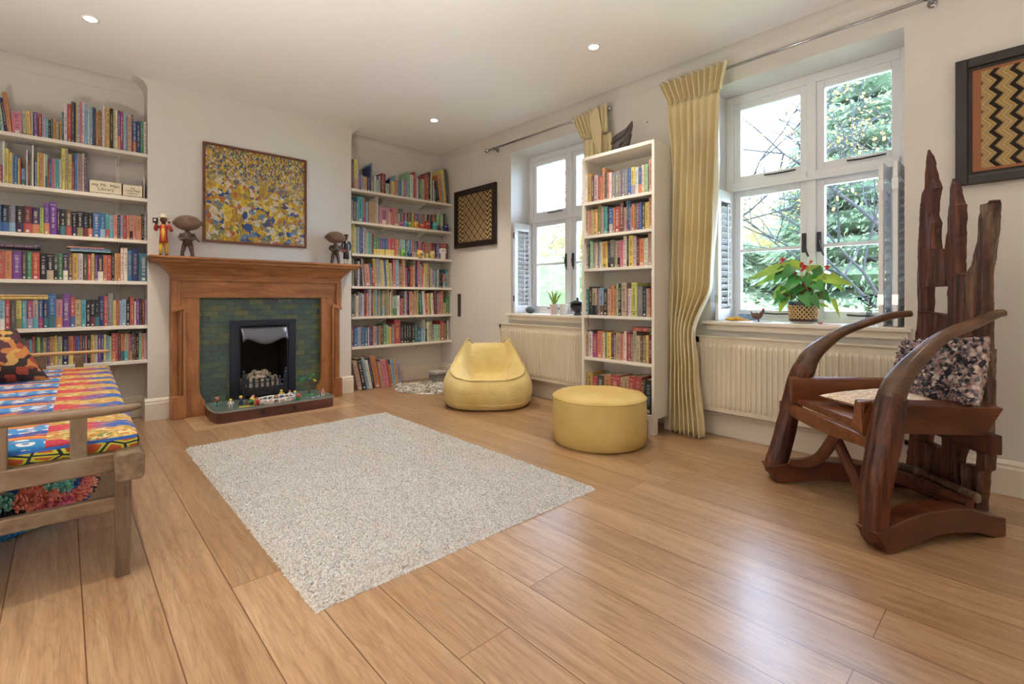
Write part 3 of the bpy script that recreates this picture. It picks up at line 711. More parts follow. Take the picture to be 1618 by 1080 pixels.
for sx in (0.004, 0.225):
    for sy in (-0.318, 0.268):
        MB().box(sx, sx + 0.05, sy, sy + 0.05, 0.0, 0.112).build('foot', M_BC, bc, bevel=0.003)
o = MB().tube([(3.012, 2.363, 0.835), (3.008, 2.362, 0.80), (3.012, 2.360, 0.76), (3.010, 2.357, 0.735)], 0.0022, 6).build('ribbon_bookmark', plain('red_ribbon', 'A83A2A', 0.6))
tag(o, 'thin red ribbon bookmark hanging over the edge of the fourth bookcase shelf', 'bookmark')

# ------------------------------------------------------------------ fireplace surround in oak
M_OAK = wood('polished_oak_upright', '8A5430', 'C0834E', axis=2, rough=0.35, fine=55, long=3.5, bump=0.12)
M_OAKX = wood('polished_oak_rail', '87512E', 'BC7F4B', axis=0, rough=0.35, fine=55, long=3.5, bump=0.12)
fs = thing('fireplace_surround', 'carved oak fireplace surround with a wide moulded mantelshelf', 'fireplace', (1.3115, CY, 0))
def XL(x): return x - 1.3115
Yf = -0.10     # front face of the frame, against the breast at 0
# mantelshelf and cornice (mitred profiles swept round three sides)
def swept(prof, hw, name, mat):
    """prof: (projection, z) ; runs along left return, front, right return"""
    b = MB(); k = len(prof); vs = []
    for s in (-1, 1):
        for p, z in prof: vs.append((s * (hw + p), 0.0 - 0.001, z))
        for p, z in prof: vs.append((s * (hw + p), Yf - p, z))
    A = 0; Bf = k; Cc = 2 * k; D = 3 * k
    fs_ = []
    for i in range(k - 1):
        fs_ += [(A + i, Bf + i, Bf + i + 1, A + i + 1), (Bf + i, D + i, D + i + 1, Bf + i + 1), (D + i, Cc + i, Cc + i + 1, D + i + 1)]
    fs_ += [(A + k - 1, Bf + k - 1, D + k - 1, Cc + k - 1), (A, Cc, D, Bf)]
    b.add(vs, fs_); return b.build(name, mat, fs)
swept([(0.0, 1.115), (0.006, 1.150), (0.012, 1.155), (0.022, 1.172), (0.050, 1.205), (0.070, 1.222), (0.074, 1.232), (0.074, 1.236)], 0.685, 'cornice', M_OAKX)
swept([(0.086, 1.236), (0.112, 1.240), (0.120, 1.252), (0.120, 1.262), (0.132, 1.266), (0.136, 1.276), (0.132, 1.288)], 0.705, 'mantelshelf', M_OAKX)
# frame: face panel with flared feet round the opening
fp = [(-0.600, 0), (-0.600, 1.10), (0.600, 1.10), (0.600, 0), (0.452, 0), (0.452, 0.085), (0.456, 0.115), (0.478, 0.150), (0.492, 0.185), (0.497, 0.23), (0.497, 0.963),
      (-0.497, 0.963), (-0.497, 0.23), (-0.492, 0.185), (-0.478, 0.150), (-0.456, 0.115), (-0.452, 0.085), (-0.452, 0)]
L_ = [(-0.640, 0), (-0.640, 0.963), (-0.497, 0.963)] + fp[12:]
Rr = [(-a, c) for a, c in L_][::-1]
MB().prism(L_, Yf, -0.001, XZ).build('jamb', M_OAK, fs, bevel=0.004)
MB().prism(Rr, Yf, -0.001, XZ).build('jamb', M_OAK, fs, bevel=0.004)
MB().box(-0.640, 0.640, Yf, -0.001, 0.963, 1.10).build('lintel', M_OAKX, fs, bevel=0.003)
b = MB().box(-0.690, 0.690, Yf - 0.014, -0.001, 1.100, 1.118)
b.build('frieze_moulding', M_OAKX, fs, bevel=0.004)
for s in (-1, 1):
    b = MB()
    # upper pilaster strip, shoulder and stepped lower pilaster
    b.box(s * 0.688, s * 0.640, Yf - 0.012, -0.001, 0.86, 1.10); b.box(s * 0.648, s * 0.636, Yf - 0.020, Yf, 0.88, 1.10)
    b.prism([(s * 0.688, 0.845), (s * 0.688, 0.87), (s * 0.606, 0.905), (s * 0.596, 0.905), (s * 0.596, 0.875)][:: (1 if s < 0 else -1)], Yf - 0.024, -0.001, XZ)
    b.box(s * 0.612, s * 0.592, Yf - 0.022, Yf, 0.18, 0.89); b.box(s * 0.630, s * 0.622, Yf - 0.016, Yf, 0.18, 0.88)
    b.box(s * 0.688, s * 0.640, Yf + 0.03, -0.001, 0.18, 0.86)
    b.build('pilaster', M_OAK, fs, bevel=0.003)
    MB().box(s * 0.690, s * 0.590, Yf - 0.028, -0.001, 0.0, 0.182).build('plinth_block', M_OAK, fs, bevel=0.004)

# tiled slips behind
n = NT('green_glazed_tiles')
br = n.n('TexBrick'); P = n.xyz(n.coord('Object'))
vv = n.comb(P[0], P[2], 0.0); n.t.links.new(vv, br.inputs['Vector'])
br.offset = 0.5
for k, v_ in (('Scale', 1.0), ('Mortar Size', 0.0016), ('Mortar Smooth', 0.3), ('Brick Width', 0.118), ('Row Height', 0.0475), ('Bias', 0.0)): br.inputs[k].default_value = v_
br.inputs['Color1'].default_value = (0, 0, 0, 1); br.inputs['Color2'].default_value = (1, 1, 1, 1); br.inputs['Mortar'].default_value = (0.5, 0.5, 0.5, 1)
f = n.noise(n.coord('Object', (8, 1, 14)), 1.0, 4)
cell = n.xyz(br.outputs['Color'])[0]
c = n.ramp(n.math('ADD', n.math('MULTIPLY', cell, 0.55), n.math('MULTIPLY', f, 0.6)), [(0.18, hx('4A4F58')), (0.36, hx('4A5E5A')), (0.50, hx('566A58')), (0.62, hx('6A7452')), (0.76, hx('46645E')), (0.92, hx('54505A'))])
c = n.mix(0.35, c, n.ramp(n.noise(n.coord('Object', (30, 1, 50)), 1.0, 4), [(0.35, (0.5, 0.5, 0.52)), (0.65, (1.1, 1.1, 1.1))]), 'MULTIPLY')
c = n.mix(n.math('MULTIPLY', br.outputs['Fac'], 0.85), c, hx('2A332F'))
c = n.mix(1.0, c, (0.92, 0.84, 0.84), 'MULTIPLY'); n.base(c); n.set(Roughness=0.25); n.bump(n.math('SUBTRACT', 1.0, br.outputs['Fac']), 0.5, 0.002)
M_TILE = n.m
b = MB()
b.box(-0.500, -0.272, -0.06, -0.001, 0.0, 0.966); b.box(0.268, 0.500, -0.06, -0.001, 0.0, 0.966); b.box(-0.272, 0.268, -0.06, -0.001, 0.765, 0.966)
b.build('tiled_slip', M_TILE, fs)

# hearth
M_HTOP = plain('green_slate_hearth_top', '5E6B60', 0.3, 0.25, 14); M_HSIDE = wood('dark_mahogany_hearth', '47261F', '7A4A40', axis=0, rough=0.3, fine=40, long=3, bump=0.05)
M_HEDGE = plain('grey_hearth_edge', '7F7C70', 0.4, 0.1, 20)
he = thing('raised_hearth', 'low raised tiled hearth with dark wooden front and two black oval vents', 'hearth', (1.3115, 4.60, 0))
hw = 0.45
def hearth_out(e):
    pts = [(-0.444 - e, 0.058), (-0.446 - e, 0.012), (-0.462 - e, 0.002), (-0.476 - e, -0.20), (-0.470 - e, -0.30)]
    for i in range(7):
        q = pi + (pi / 2) * i / 6; pts.append((-0.404 + (0.060 + e) * cos(q), -0.330 + (0.06 + e) * sin(q)))
    return pts + [(-a, c) for a, c in pts[::-1]]
MB().prism(hearth_out(-0.004), 0.0, 0.078, XY).build('front_panel', M_HSIDE, he)
MB().prism(hearth_out(0.004), 0.078, 0.089, XY).build('edge_strip', M_HEDGE, he, bevel=0.003)
MB().prism(hearth_out(-0.010), 0.086, 0.0905, XY).build('tiled_top', M_HTOP, he)
for x in (-0.133, 0.110):
    MB().tube([(x, -0.3855, 0.042), (x, -0.390, 0.042)], 0.017, 18, flat=1.0).build('vent', M_BLACK, he)
MB().box(-0.245, -0.243, -0.388, -0.384, 0.002, 0.078).build('joint', M_BLACK, he)

# fire
M_FR = plain('blue_black_metal', '2F3440', 0.38, 0.08, 8, metal=0.5); M_FB = plain('sooty_fire_back', '141211', 0.9, 0.3, 20)
M_HOOD = plain('pewter_hood', '6C6F78', 0.32, 0.12, 6, metal=0.8); M_LOG = plain('pale_ceramic_coals', 'B5A58E', 0.8, 0.35, 25, bump=0.5)
fi = thing('fire_insert', 'black framed fire insert with pewter hood, pale coals and finial fret', 'fireplace', (1.3115, 4.655, 0))
b = MB(); b.box(-0.272, -0.205, -0.018, 0.004, 0.0905, 0.77); b.box(0.203, 0.268, -0.018, 0.004, 0.0905, 0.77); b.box(-0.205, 0.203, -0.018, 0.004, 0.715, 0.77)
b.box(-0.205, -0.192, -0.008, 0.004, 0.0905, 0.715); b.box(0.190, 0.203, -0.008, 0.004, 0.0905, 0.715)
b.build('outer_frame', M_FR, fi, bevel=0.004)
b = MB(); b.box(-0.205, -0.195, 0.004, 0.25, 0.0905, 0.725); b.box(0.195, 0.205, 0.004, 0.25, 0.0905, 0.725); b.box(-0.205, 0.205, 0.24, 0.25, 0.0905, 0.725)
b.box(-0.205, 0.205, 0.004, 0.25, 0.718, 0.728); b.box(-0.205, 0.205, 0.004, 0.25, 0.0905, 0.10)
b.build('fire_back', M_FB, fi)
def hood(u, v):
    x = (u - 0.5) * 0.388 * (1 - 0.04 * v)
    z0 = 0.708; drop = 0.125 + 0.030 * (1 - abs(cos(pi * (u * 2))) ) * 0.0 + 0.028 * cos(2 * pi * (u - 0.5)) * 1.0 + 0.03 * max(0, abs(u - 0.5) * 2 - 0.82) / 0.18
    return (x, -0.010 - 0.055 * sin(v * pi * 0.5) , z0 - drop * v)
MB().grid(24, 6, hood).build('hood', M_HOOD, fi, smooth=True, solid=0.003)
b = MB(); r = random.Random(5)
for k in range(46):
    x = r.uniform(-0.15, 0.15); y = r.uniform(0.03, 0.17); z = 0.19 + 0.12 * (1 - (x / 0.17) ** 2) * (0.4 + 0.6 * y / 0.17) * r.uniform(0.7, 1.05)
    b.sph((x, y, z), (r.uniform(0.018, 0.032), r.uniform(0.018, 0.028), r.uniform(0.016, 0.026)), 7, 5, fn=lambda d: r.uniform(0.82, 1.12))
b.prism([(-0.175, 0.10), (-0.175, 0.17), (-0.10, 0.215), (0.0, 0.235), (0.10, 0.215), (0.175, 0.17), (0.175, 0.10)], 0.02, 0.19, XZ)
b.build('coals', M_LOG, fi)
fr_ = MB()
for x in (-0.176, 0.168):
    fr_.box(x - 0.013, x + 0.013, -0.062, -0.036, 0.0905, 0.30); fr_.lathe([(0.013, 0), (0.008, 0.008), (0.014, 0.018), (0.010, 0.03), (0.002, 0.038)], (x, -0.049, 0.30), 10)
fr_.build('fret_post', M_FR, fi)
b = MB()
def fy(x): return -0.060 - 0.040 * cos(x / 0.165 * pi / 2)
xs = [-0.165 + 0.33 * i / 12 for i in range(13)]
for z in (0.185, 0.232): b.tube([(x, fy(x), z) for x in xs], 0.005, 6)
for i in range(8):
    x = -0.148 + 0.0423 * i
    b.box(x - 0.009, x + 0.009, fy(x) - 0.006, fy(x) + 0.005, 0.165, 0.250); b.lathe([(0.009, 0), (0.006, 0.004), (0.010, 0.012), (0.006, 0.020), (0.001, 0.026)], (x, fy(x), 0.250), 8)
b.build('fret_bars', M_FR, fi)
pts = [(x, fy(x) - 0.008) for x in xs] + [(0.17, 0.03), (-0.17, 0.03)]
MB().prism(pts, 0.118, 0.165, XY).build('ash_pan', M_BLACK, fi)

# ------------------------------------------------------------------ painting over the mantel
n = NT('abstract_painted_canvas'); V = n.coord('Object')
P = n.xyz(V)
wv = n.comb(n.math('ADD', P[0], n.math('MULTIPLY', n.noise(V, 14, 3), 0.07)), 0.0, n.math('ADD', P[2], n.math('MULTIPLY', n.noise(n.coord('Object', (1, 3, 1)), 8, 2), 0.10)))
v1 = n.n('TexVoronoi', distance='MANHATTAN'); n.put(v1.inputs['Vector'], wv); v1.inputs['Scale'].default_value = 30
v2 = n.n('TexVoronoi', distance='CHEBYCHEV'); n.put(v2.inputs['Vector'], n.comb(n.math('MULTIPLY', P[0], 1.6), 0.0, P[2])); v2.inputs['Scale'].default_value = 62
stops = [(0.0, hx('C9A227')), (0.24, hx('E1C13C')), (0.38, hx('B98A2A')), (0.46, hx('D9CDB4')), (0.62, hx('4A4A66')), (0.66, hx('8F8A56')), (0.76, hx('B9672E')), (0.82, hx('2C4F96')), (0.89, hx('6B87A8')), (0.95, hx('D8CFC0'))]
a1 = n.ramp(n.xyz(v1.outputs['Color'])[0], stops, 'CONSTANT'); a2 = n.ramp(n.xyz(v2.outputs['Color'])[1], [(p, c) for p, c in stops[:3]] + [(0.42, hx('4F6A5C')), (0.55, hx('35518C')), (0.68, hx('CFC8B8')), (0.80, hx('7C7A68')), (0.9, hx('A8622E'))], 'CONSTANT')
hi_ = n.ramp(n.math('ADD', n.math('MULTIPLY', P[2], 1.2), n.math('MULTIPLY', n.noise(V, 5, 3), 0.5)), [(0.30, (0, 0, 0)), (0.52, (1, 1, 1))])
c = n.mix(hi_, a1, a2)
strk = n.noise(n.coord('Object', (60, 1, 22)), 1.0, 4, 0.7, 1.5)
c = n.mix(0.65, c, n.ramp(strk, [(0.38, (0.35, 0.33, 0.30)), (0.6, (1.08, 1.08, 1.08))]), 'MULTIPLY')
c = n.mix(n.ramp(strk, [(0.62, (0, 0, 0)), (0.70, (1, 1, 1))]), c, hx('D8CFB8'))
c = n.mix(1.0, c, (0.95, 0.94, 0.95), 'MULTIPLY'); n.base(c); n.set(Roughness=0.4); n.bump(strk, 0.5, 0.004)
pt = thing('abstract_painting', 'large abstract painting of yellow, blue and white dabs in a thin wooden frame', 'painting', (1.273, CY, 1.850))
MB().box(-0.405, 0.405, -0.022, -0.006, -0.398, 0.398).build('canvas', n.m, pt)
M_PF = wood('reddish_frame_wood', '5C3020', '8C4E34', axis=0, rough=0.4)
b = MB(); W_, H_, t_ = 0.421, 0.416, 0.017
for (x0, x1, z0, z1) in ((-W_ + t_, W_ - t_, -H_, -H_ + t_), (-W_ + t_, W_ - t_, H_ - t_, H_), (-W_, -W_ + t_, -H_, H_), (W_ - t_, W_, -H_, H_)): b.box(x0, x1, -0.034, -0.001, z0, z1)
b.build('frame', M_PF, pt)

# ------------------------------------------------------------------ framed textiles on the window wall (front faces -x)
def framed(label, y0, y1, z0, z1, fw_, mat, mount=0.0, mcol='3A3633'):
    cy, cz = (y0 + y1) / 2, (z0 + z1) / 2; a, h = (y1 - y0) / 2, (z1 - z0) / 2
    t = thing('framed_textile', label, 'picture', (3.397, cy, cz), group='dark framed woven textiles')
    b = MB()
    for (p, q, r_, s_) in ((-a + fw_, a - fw_, -h, -h + fw_), (-a + fw_, a - fw_, h - fw_, h), (-a, -a + fw_, -h, h), (a - fw_, a, -h, h)): b.box(-0.030, 0.0, p, q, r_, s_)
    b.build('frame', plain('ebonised_frame', '241A17', 0.35, 0.2, 30), t, bevel=0.004)
    MB().box(-0.010, -0.002, -a + fw_, a - fw_, -h + fw_, h - fw_).build('mount', plain('charcoal_mount', mcol, 0.8), t)
    MB().box(-0.014, -0.010, -a + fw_ + mount, a - fw_ - mount, -h + fw_ + mount, h - fw_ - mount).build('textile', mat, t)
def tri(n, v, p): return n.math('PINGPONG', v, p)
n = NT('zigzag_raffia'); P = n.xyz(n.coord('Object'))
z = P[2]; y = n.math('ADD', P[1], 2.0)
u = n.math('ADD', n.math('MULTIPLY', y, -1.0), n.math('MULTIPLY', tri(n, n.math('ADD', z, 5.0), 0.036), 0.85))
u = n.math('FRACT', n.math('ADD', n.math('DIVIDE', u, 0.072), 40.0))
c = n.ramp(u, [(0.0, hx('1E1512')), (0.27, hx('A08454')), (0.33, hx('6A4E32')), (0.36, hx('AD9262')), (0.55, hx('7A5C3A')), (0.58, hx('B39A6A')), (0.76, hx('7A5C3A')), (0.79, hx('A88C5C')), (0.97, hx('1E1512'))], 'CONSTANT')
edge = n.math('GREATER_THAN', n.math('MAXIMUM', n.math('ABSOLUTE', n.math('DIVIDE', P[1], 0.229)), n.math('ABSOLUTE', n.math('DIVIDE', z, 0.254))), 0.955)
c = n.mix(edge, c, hx('9A6444')); n.base(n.mix(0.4, c, n.ramp(n.noise(n.coord('Object'), 220, 2), [(0.3, (0.6, 0.6, 0.6)), (0.7, (1.1, 1.1, 1.1))]), 'MULTIPLY')); n.set(Roughness=0.9)
framed('black framed woven zigzag textile at the right edge above the carved chair', -0.36, 0.268, 1.540, 2.180, 0.046, n.m, 0.018)
n = NT('diamond_raffia'); P = n.xyz(n.coord('Object'))
y = n.math('ADD', P[1], 3.0); z = n.math('ADD', P[2], 3.0)
d1 = n.math('ADD', y, z); d2 = n.math('SUBTRACT', y, z)
s1 = n.math('FRACT', n.math('DIVIDE', d1, 0.105)); s2 = n.math('FRACT', n.math('ADD', n.math('DIVIDE', d2, 0.105), 10.0))
lnA = n.math('MINIMUM', s1, s2); grid_ = n.math('LESS_THAN', lnA, 0.16)
in1 = n.math('LESS_THAN', n.math('ABSOLUTE', n.math('ADD', n.math('MAXIMUM', n.math('ABSOLUTE', n.math('ADD', s1, -0.58)), n.math('ABSOLUTE', n.math('ADD', s2, -0.58))), -0.23)), 0.035)
dot = n.math('LESS_THAN', n.math('MAXIMUM', n.math('ABSOLUTE', n.math('ADD', s1, -0.58)), n.math('ABSOLUTE', n.math('ADD', s2, -0.58))), 0.07)
dia = n.math('MAXIMUM', n.math('MAXIMUM', grid_, in1), dot)
ch = n.math('LESS_THAN', n.math('FRACT', n.math('DIVIDE', n.math('ADD', z, tri(n, n.math('ADD', P[1], 2.79), 0.045)), 0.052)), 0.42)
side = n.math('GREATER_THAN', n.math('ABSOLUTE', P[1]), 0.20)
m_ = n.mix(side, n.comb(dia, dia, dia), n.comb(ch, ch, ch))
c = n.mix(m_, hx('B99C6E'), hx('2A1A12')); n.base(n.mix(0.4, c, n.ramp(n.noise(n.coord('Object'), 180, 2), [(0.3, (0.6, 0.6, 0.6)), (0.7, (1.1, 1.1, 1.1))]), 'MULTIPLY')); n.set(Roughness=0.9)
framed('dark framed woven diamond textile between the right bookshelves and far window', 3.886, 4.628, 1.535, 2.198, 0.062, n.m)
o = MB().box(3.374, 3.399, 4.535, 4.565, 0.742, 1.006).build('wall_plaque', plain('dark_plaque_wood', '40302C', 0.5), bevel=0.003)
tag(o, 'narrow dark upright strip on the window wall beside the right bookshelves', 'plaque')

from mathutils import noise as mnoise
def nz3(x, y, z): return mnoise.noise(Vector((x, y, z)))

# ------------------------------------------------------------------ curtain rails and curtains
def rail(label, y0, y1, ends):
    t = thing('curtain_rail', label, 'curtain rail', (3.32, (y0 + y1) / 2, 2.532), group='steel curtain rails')
    L = (y1 - y0) / 2
    MB().tube([(0, -L, 0), (0, L, 0)], 0.0095, 12).build('pole', M_CHROME, t, smooth=True)
    for s in ends:
        MB().tube([(0, s * L, 0), (0, s * (L + 0.012), 0), (0, s * (L + 0.014), 0), (0, s * (L + 0.05), 0), (0, s * (L + 0.055), 0)], [0.0095, 0.0095, 0.019, 0.021, 0.012], 16).build('finial', M_CHROME, t, smooth=True)
    for s in ends:
        q = MB().tube([(0.0, s * (L - 0.06), 0), (0.078, s * (L - 0.06), 0)], 0.008, 10); q.tube([(0.07, s * (L - 0.06), 0), (0.079, s * (L - 0.06), 0)], 0.022, 14)
        q.tube([(0, s * (L - 0.072), 0), (0, s * (L - 0.048), 0)], 0.016, 12)
        q.build('wall_bracket', M_CHROME, t, smooth=True)
rail('steel curtain rail over the small far window', 2.42, 3.93, (-1, 1))
rail('steel curtain rail over the large near window', 0.30, 1.82, (-1, 1))
n = NT('cream_silk_curtain'); V = n.coord('Object')
wv_ = n.noise(n.coord('Object', (6, 60, 400)), 1.0, 3, 0.6)
n.base(n.ramp(n.noise(V, 3, 2), [(0.3, hx('D8C695')), (0.7, hx('E4D5AA'))])); n.set(Roughness=0.5, Sheen_Weight=0.25); n.bump(wv_, 0.12, 0.001)
M_CUR = n.m
def curtain(label, edges, z0, xc, folds, amp, zh, seed, drift=0.065):
    """edges: list of (z, y_left(high y), y_right(low y))"""
    es = sorted(edges)
    def ed(z):
        for (a, l0, r0), (b_, l1, r1) in zip(es, es[1:]):
            if z <= b_:
                t = max(0, (z - a) / (b_ - a)); t = t * t * (3 - 2 * t); return l0 + (l1 - l0) * t, r0 + (r1 - r0) * t
        return es[-1][1], es[-1][2]
    rr = random.Random(seed); ph = [rr.uniform(0, 6.28) for _ in range(4)]
    def f(u, v):
        z = z0 + (zh - z0) * v; l, r = ed(z)
        a = amp * (0.7 + 0.5 * min(1, (zh - z) / 0.8)) * (1.0 if z < zh - 0.05 else 0.6)
        uu = u + 0.012 * sin(9 * v + 6 * u + ph[0])
        w_ = sin(uu * folds * 2 * pi + ph[1] + 0.9 * sin(2.2 * v + ph[2]))
        w_ = (abs(w_) ** 0.7) * (1 if w_ > 0 else -1)
        x = xc + a * w_ + 0.012 * sin(uu * 5.1 + ph[3]) * (1 - v) - drift * (1 - v) ** 1.5
        y = l + (r - l) * u + 0.010 * cos(uu * folds * 2 * pi + ph[1])
        return (x, y, z)
    t = thing('curtain', label, 'curtain', (xc, es[-1][1], z0))
    def loc(fn): return lambda u, v: tuple(a - b for a, b in zip(fn(u, v), (xc, es[-1][1], z0)))
    MB().grid(folds * 20, 70, loc(f)).build('drape', M_CUR, t, smooth=True, solid=0.003)
    return t, ed, loc, ph
# the tall curtain left of the near window
c2, ed, loc, ph = curtain('long cream curtain hanging to the floor beside the white bookcase', [(0.015, 1.775, 1.517), (0.45, 1.775, 1.56), (0.72, 1.775, 1.584), (1.08, 1.775, 1.46), (1.55, 1.778, 1.441), (2.0, 1.778, 1.43), (2.37, 1.80, 1.42)], 0.015, 3.245, 7, 0.030, 2.37, 4)
def hd(u, v):      # gathered pencil heading
    y = 1.80 + (1.42 - 1.80) * u; k = v
    y = y + (u - 0.5) * -0.10 * k + (0.03 * k * (1 - u))
    w_ = sin(u * 11 * 2 * pi)
    return (3.245 + (0.020 + 0.012 * k) * w_ - 0.010 * k, y + 0.004 * cos(u * 22 * pi), 2.37 + 0.175 * v - 0.012 * sin(pi * min(1, v * 5)) * (1 if v < 0.2 else 0))
MB().grid(220, 10, loc(hd)).build('pleated_heading', M_CUR, c2, smooth=True, solid=0.003)
# the curtain pushed behind the bookcase
c1, ed, loc, ph = curtain('cream curtain bunched behind the white bookcase at the far window', [(0.75, 2.62, 2.36), (1.6, 2.64, 2.365), (2.0, 2.66, 2.37), (2.34, 2.665, 2.372)], 0.75, 3.322, 6, 0.013, 2.34, 9, 0.0)
def hd2(u, v):
    y = 2.665 + (2.385 - 2.665) * u + 0.085 * v * (1 - u)
    return (3.30 + 0.020 * sin(u * 9 * 2 * pi) - 0.015 * v, y, 2.34 + (0.20 + 0.03 * u) * v)
MB().grid(150, 8, loc(hd2)).build('pleated_heading', M_CUR, c1, smooth=True, solid=0.003)
MB().add([(3.265, 2.55, 2.50), (3.262, 2.49, 2.55), (3.262, 2.455, 2.53), (3.26, 2.42, 2.36), (3.262, 2.43, 2.12), (3.265, 2.52, 2.30), (3.262, 2.54, 2.40)], [(0, 1, 2, 3, 4, 5, 6)]).build('folded_flap', M_CUR, None, solid=0.004)
o = bpy.data.objects['folded_flap']; o.parent = c1; o.location = (-3.32, -2.665, -0.75)

# ------------------------------------------------------------------ shaggy rug
n = NT('ivory_shag_pile'); V = n.coord('Object')
f1 = n.noise(V, 150, 4, 0.7); f2 = n.noise(V, 7, 3)
c = n.ramp(f1, [(0.32, hx('8E8A84')), (0.44, hx('B4B0AA')), (0.58, hx('D2CEC8'))])
c = n.mix(0.3, c, n.ramp(f2, [(0.3, (0.86, 0.84, 0.80)), (0.7, (1, 1, 1))]), 'MULTIPLY')
n.base(c); n.set(Roughness=0.95); n.bump(f1, 0.35, 0.004)
x0, x1, y0, y1 = 0.565, 1.965, 1.495, 3.655
nx, ny = 300, 460; rr = random.Random(1); vs = []
for j in range(ny + 1):
    for i in range(nx + 1):
        x = x0 + (x1 - x0) * i / nx; y = y0 + (y1 - y0) * j / ny
        e = min(i, nx - i, j, ny - j); k = min(1, e / 4)
        z = 0.001 + k * (0.016 + rr.uniform(-0.0055, 0.0055) + 0.004 * nz3(x * 14, y * 14, 0)) 
        jx = rr.uniform(-0.003, 0.003); jy = rr.uniform(-0.003, 0.003)
        if e <= 3: jx += 0.006 * nz3(x * 60, y * 60, 3); jy += 0.006 * nz3(x * 60, y * 60, 8)
        vs.append((x - x0 + jx, y - y0 + jy, z))
fs_ = [(j * (nx + 1) + i, j * (nx + 1) + i + 1, (j + 1) * (nx + 1) + i + 1, (j + 1) * (nx + 1) + i) for j in range(ny) for i in range(nx)]
o = MB().add(vs, fs_).build('rug', n.m, loc=(x0, y0, 0)); tag(o, 'large rectangular ivory shaggy rug in the middle of the oak floor', 'rug')

# small fluffy fleece beside the bean bag
n = NT('grey_white_fleece'); f1 = n.noise(n.coord('Object'), 14, 4, 0.7)
n.base(n.ramp(f1, [(0.36, hx('77706A')), (0.5, hx('C9C2B8')), (0.62, hx('F0ECE4'))])); n.set(Roughness=1.0)
rr = random.Random(2); b = MB()
for k in range(900):
    q = rr.uniform(0, 2 * pi); r = sqrt(rr.random()) * (1 + 0.12 * sin(5 * q)); x = 0.30 * r * cos(q); y = 0.36 * r * sin(q)
    a = rr.uniform(0, 2 * pi); l = rr.uniform(0.025, 0.05); h = rr.uniform(0.008, 0.028); w_ = 0.006
    b.tube([(x, y, 0.004), (x + l * 0.4 * cos(a), y + l * 0.4 * sin(a), h), (x + l * cos(a), y + l * sin(a), h * 0.6)], [w_, w_ * 0.8, w_ * 0.25], 4, cap=False)
b.lathe([(0.0, 0.0), (0.30, 0.0), (0.29, 0.006), (0.0, 0.008)], n=28, sy=1.2)
o = b.build('fleece_mat', n.m, loc=(2.84, 4.37, 0)); o.rotation_euler = (0, 0, 0.5); tag(o, 'small fluffy white and grey fleece mat behind the bean bag', 'mat')
t = thing('storage_box', 'small grey box standing on the floor behind the bean bag', 'box', (3.13, 4.62, 0.0), 0.1)
gm = plain('grey_felt', '8B8580', 0.9, 0.15, 30)
b = MB(); b.box(-0.07, 0.07, -0.07, 0.07, 0.0, 0.10); b.build('body', gm, t, bevel=0.006)
MB().box(-0.078, 0.078, -0.078, 0.078, 0.10, 0.128).build('lid', plain('pale_grey_lid', 'B5AFA8', 0.8), t, bevel=0.005)

# ------------------------------------------------------------------ yellow bean bag chair and pouf
n = NT('yellow_canvas'); V = n.coord('Object')
wf = n.noise(n.coord('Object', (260, 260, 260)), 1.0, 2); big = n.noise(V, 5, 3)
n.base(n.ramp(big, [(0.3, hx('D2B66E')), (0.7, hx('DEC888'))])); n.set(Roughness=0.8, Sheen_Weight=0.2)
n.bump(n.math('ADD', n.math('MULTIPLY', wf, 0.15), n.noise(n.coord('Object', (7, 7, 16)), 1.0, 4, 0.6, 0.8)), 0.5, 0.012)
M_BAG = n.m
bb = thing('bean_bag_chair', 'pale yellow canvas bean bag chair with two peaked corners in the corner of the room', 'chair', (2.865, 3.41, 0), -radians(40.1))
# local: -y faces the sitter's front (towards the camera), x across
def bag_r(q):
    c_, s_ = cos(q), sin(q)
    k = (abs(c_) ** 2.5 + abs(s_) ** 2.5) ** (-1 / 2.5)
    return 0.408 * k * (0.97 if s_ < 0 else 0.93)
def sm(a, b_, x): t = min(1, max(0, (x - a) / (b_ - a))); return t * t * (3 - 2 * t)
def bag_h(x, y):
    side = sm(0.13, 0.34, abs(x)); back = sm(0.06, 0.30, y)
    h = 0.262 + 0.02 * side
    h += side * 0.20 * sm(-0.30, 0.28, y)                       # arms climb towards the back
    h += (1 - side) * 0.27 * back + side * 0.07 * back           # back rest, peaked at both corners
    hol = (1 - sm(0.14, 0.25, abs(x))) * sm(-0.37, -0.20, y) * (1 - sm(0.0, 0.14, y))
    h -= 0.055 * hol
    h -= 0.040 * (1 - sm(0.0, 0.035, abs(y - 0.115))) * (1 - sm(0.18, 0.26, abs(x)))
    h += 0.035 * (1 - sm(0.0, 0.07, abs(y - 0.205))) * (1 - sm(0.12, 0.22, abs(x)))
    h += 0.085 * math.exp(-(((abs(x) - 0.33) / 0.075) ** 2 + ((y - 0.27) / 0.09) ** 2))
    h -= 0.028 * (1 - sm(0.0, 0.022, abs(abs(x) - 0.215))) * sm(-0.12, 0.02, y) * (1 - sm(0.28, 0.34, y))
    return h
nu = 96; rings = []
def ring(sc, z=None, top=False, extra=0.0):
    o_ = []
    for j in range(nu):
        q = 2 * pi * j / nu; r = bag_r(q) * sc
        x, y = r * cos(q), r * sin(q)
        if top: zz = bag_h(x, y) + extra
        else: zz = z(x, y) if callable(z) else z
        wr = 0.004 * nz3(x * 12, y * 12, zz * 30)
        o_.append((x * (1 + wr), y * (1 + wr), max(0.0, zz)))
    return o_
prof = [(0.80, 0.0), (0.93, 0.004), (0.985, 0.035), (1.03, 0.11), (1.03, 0.16)]
for s_, z_ in prof: rings.append(ring(s_, z_))
def edge_z(k): return lambda x, y: 0.16 + (bag_h(x * 0.95, y * 0.95) - 0.16) * k
def taper(k): return 1.0
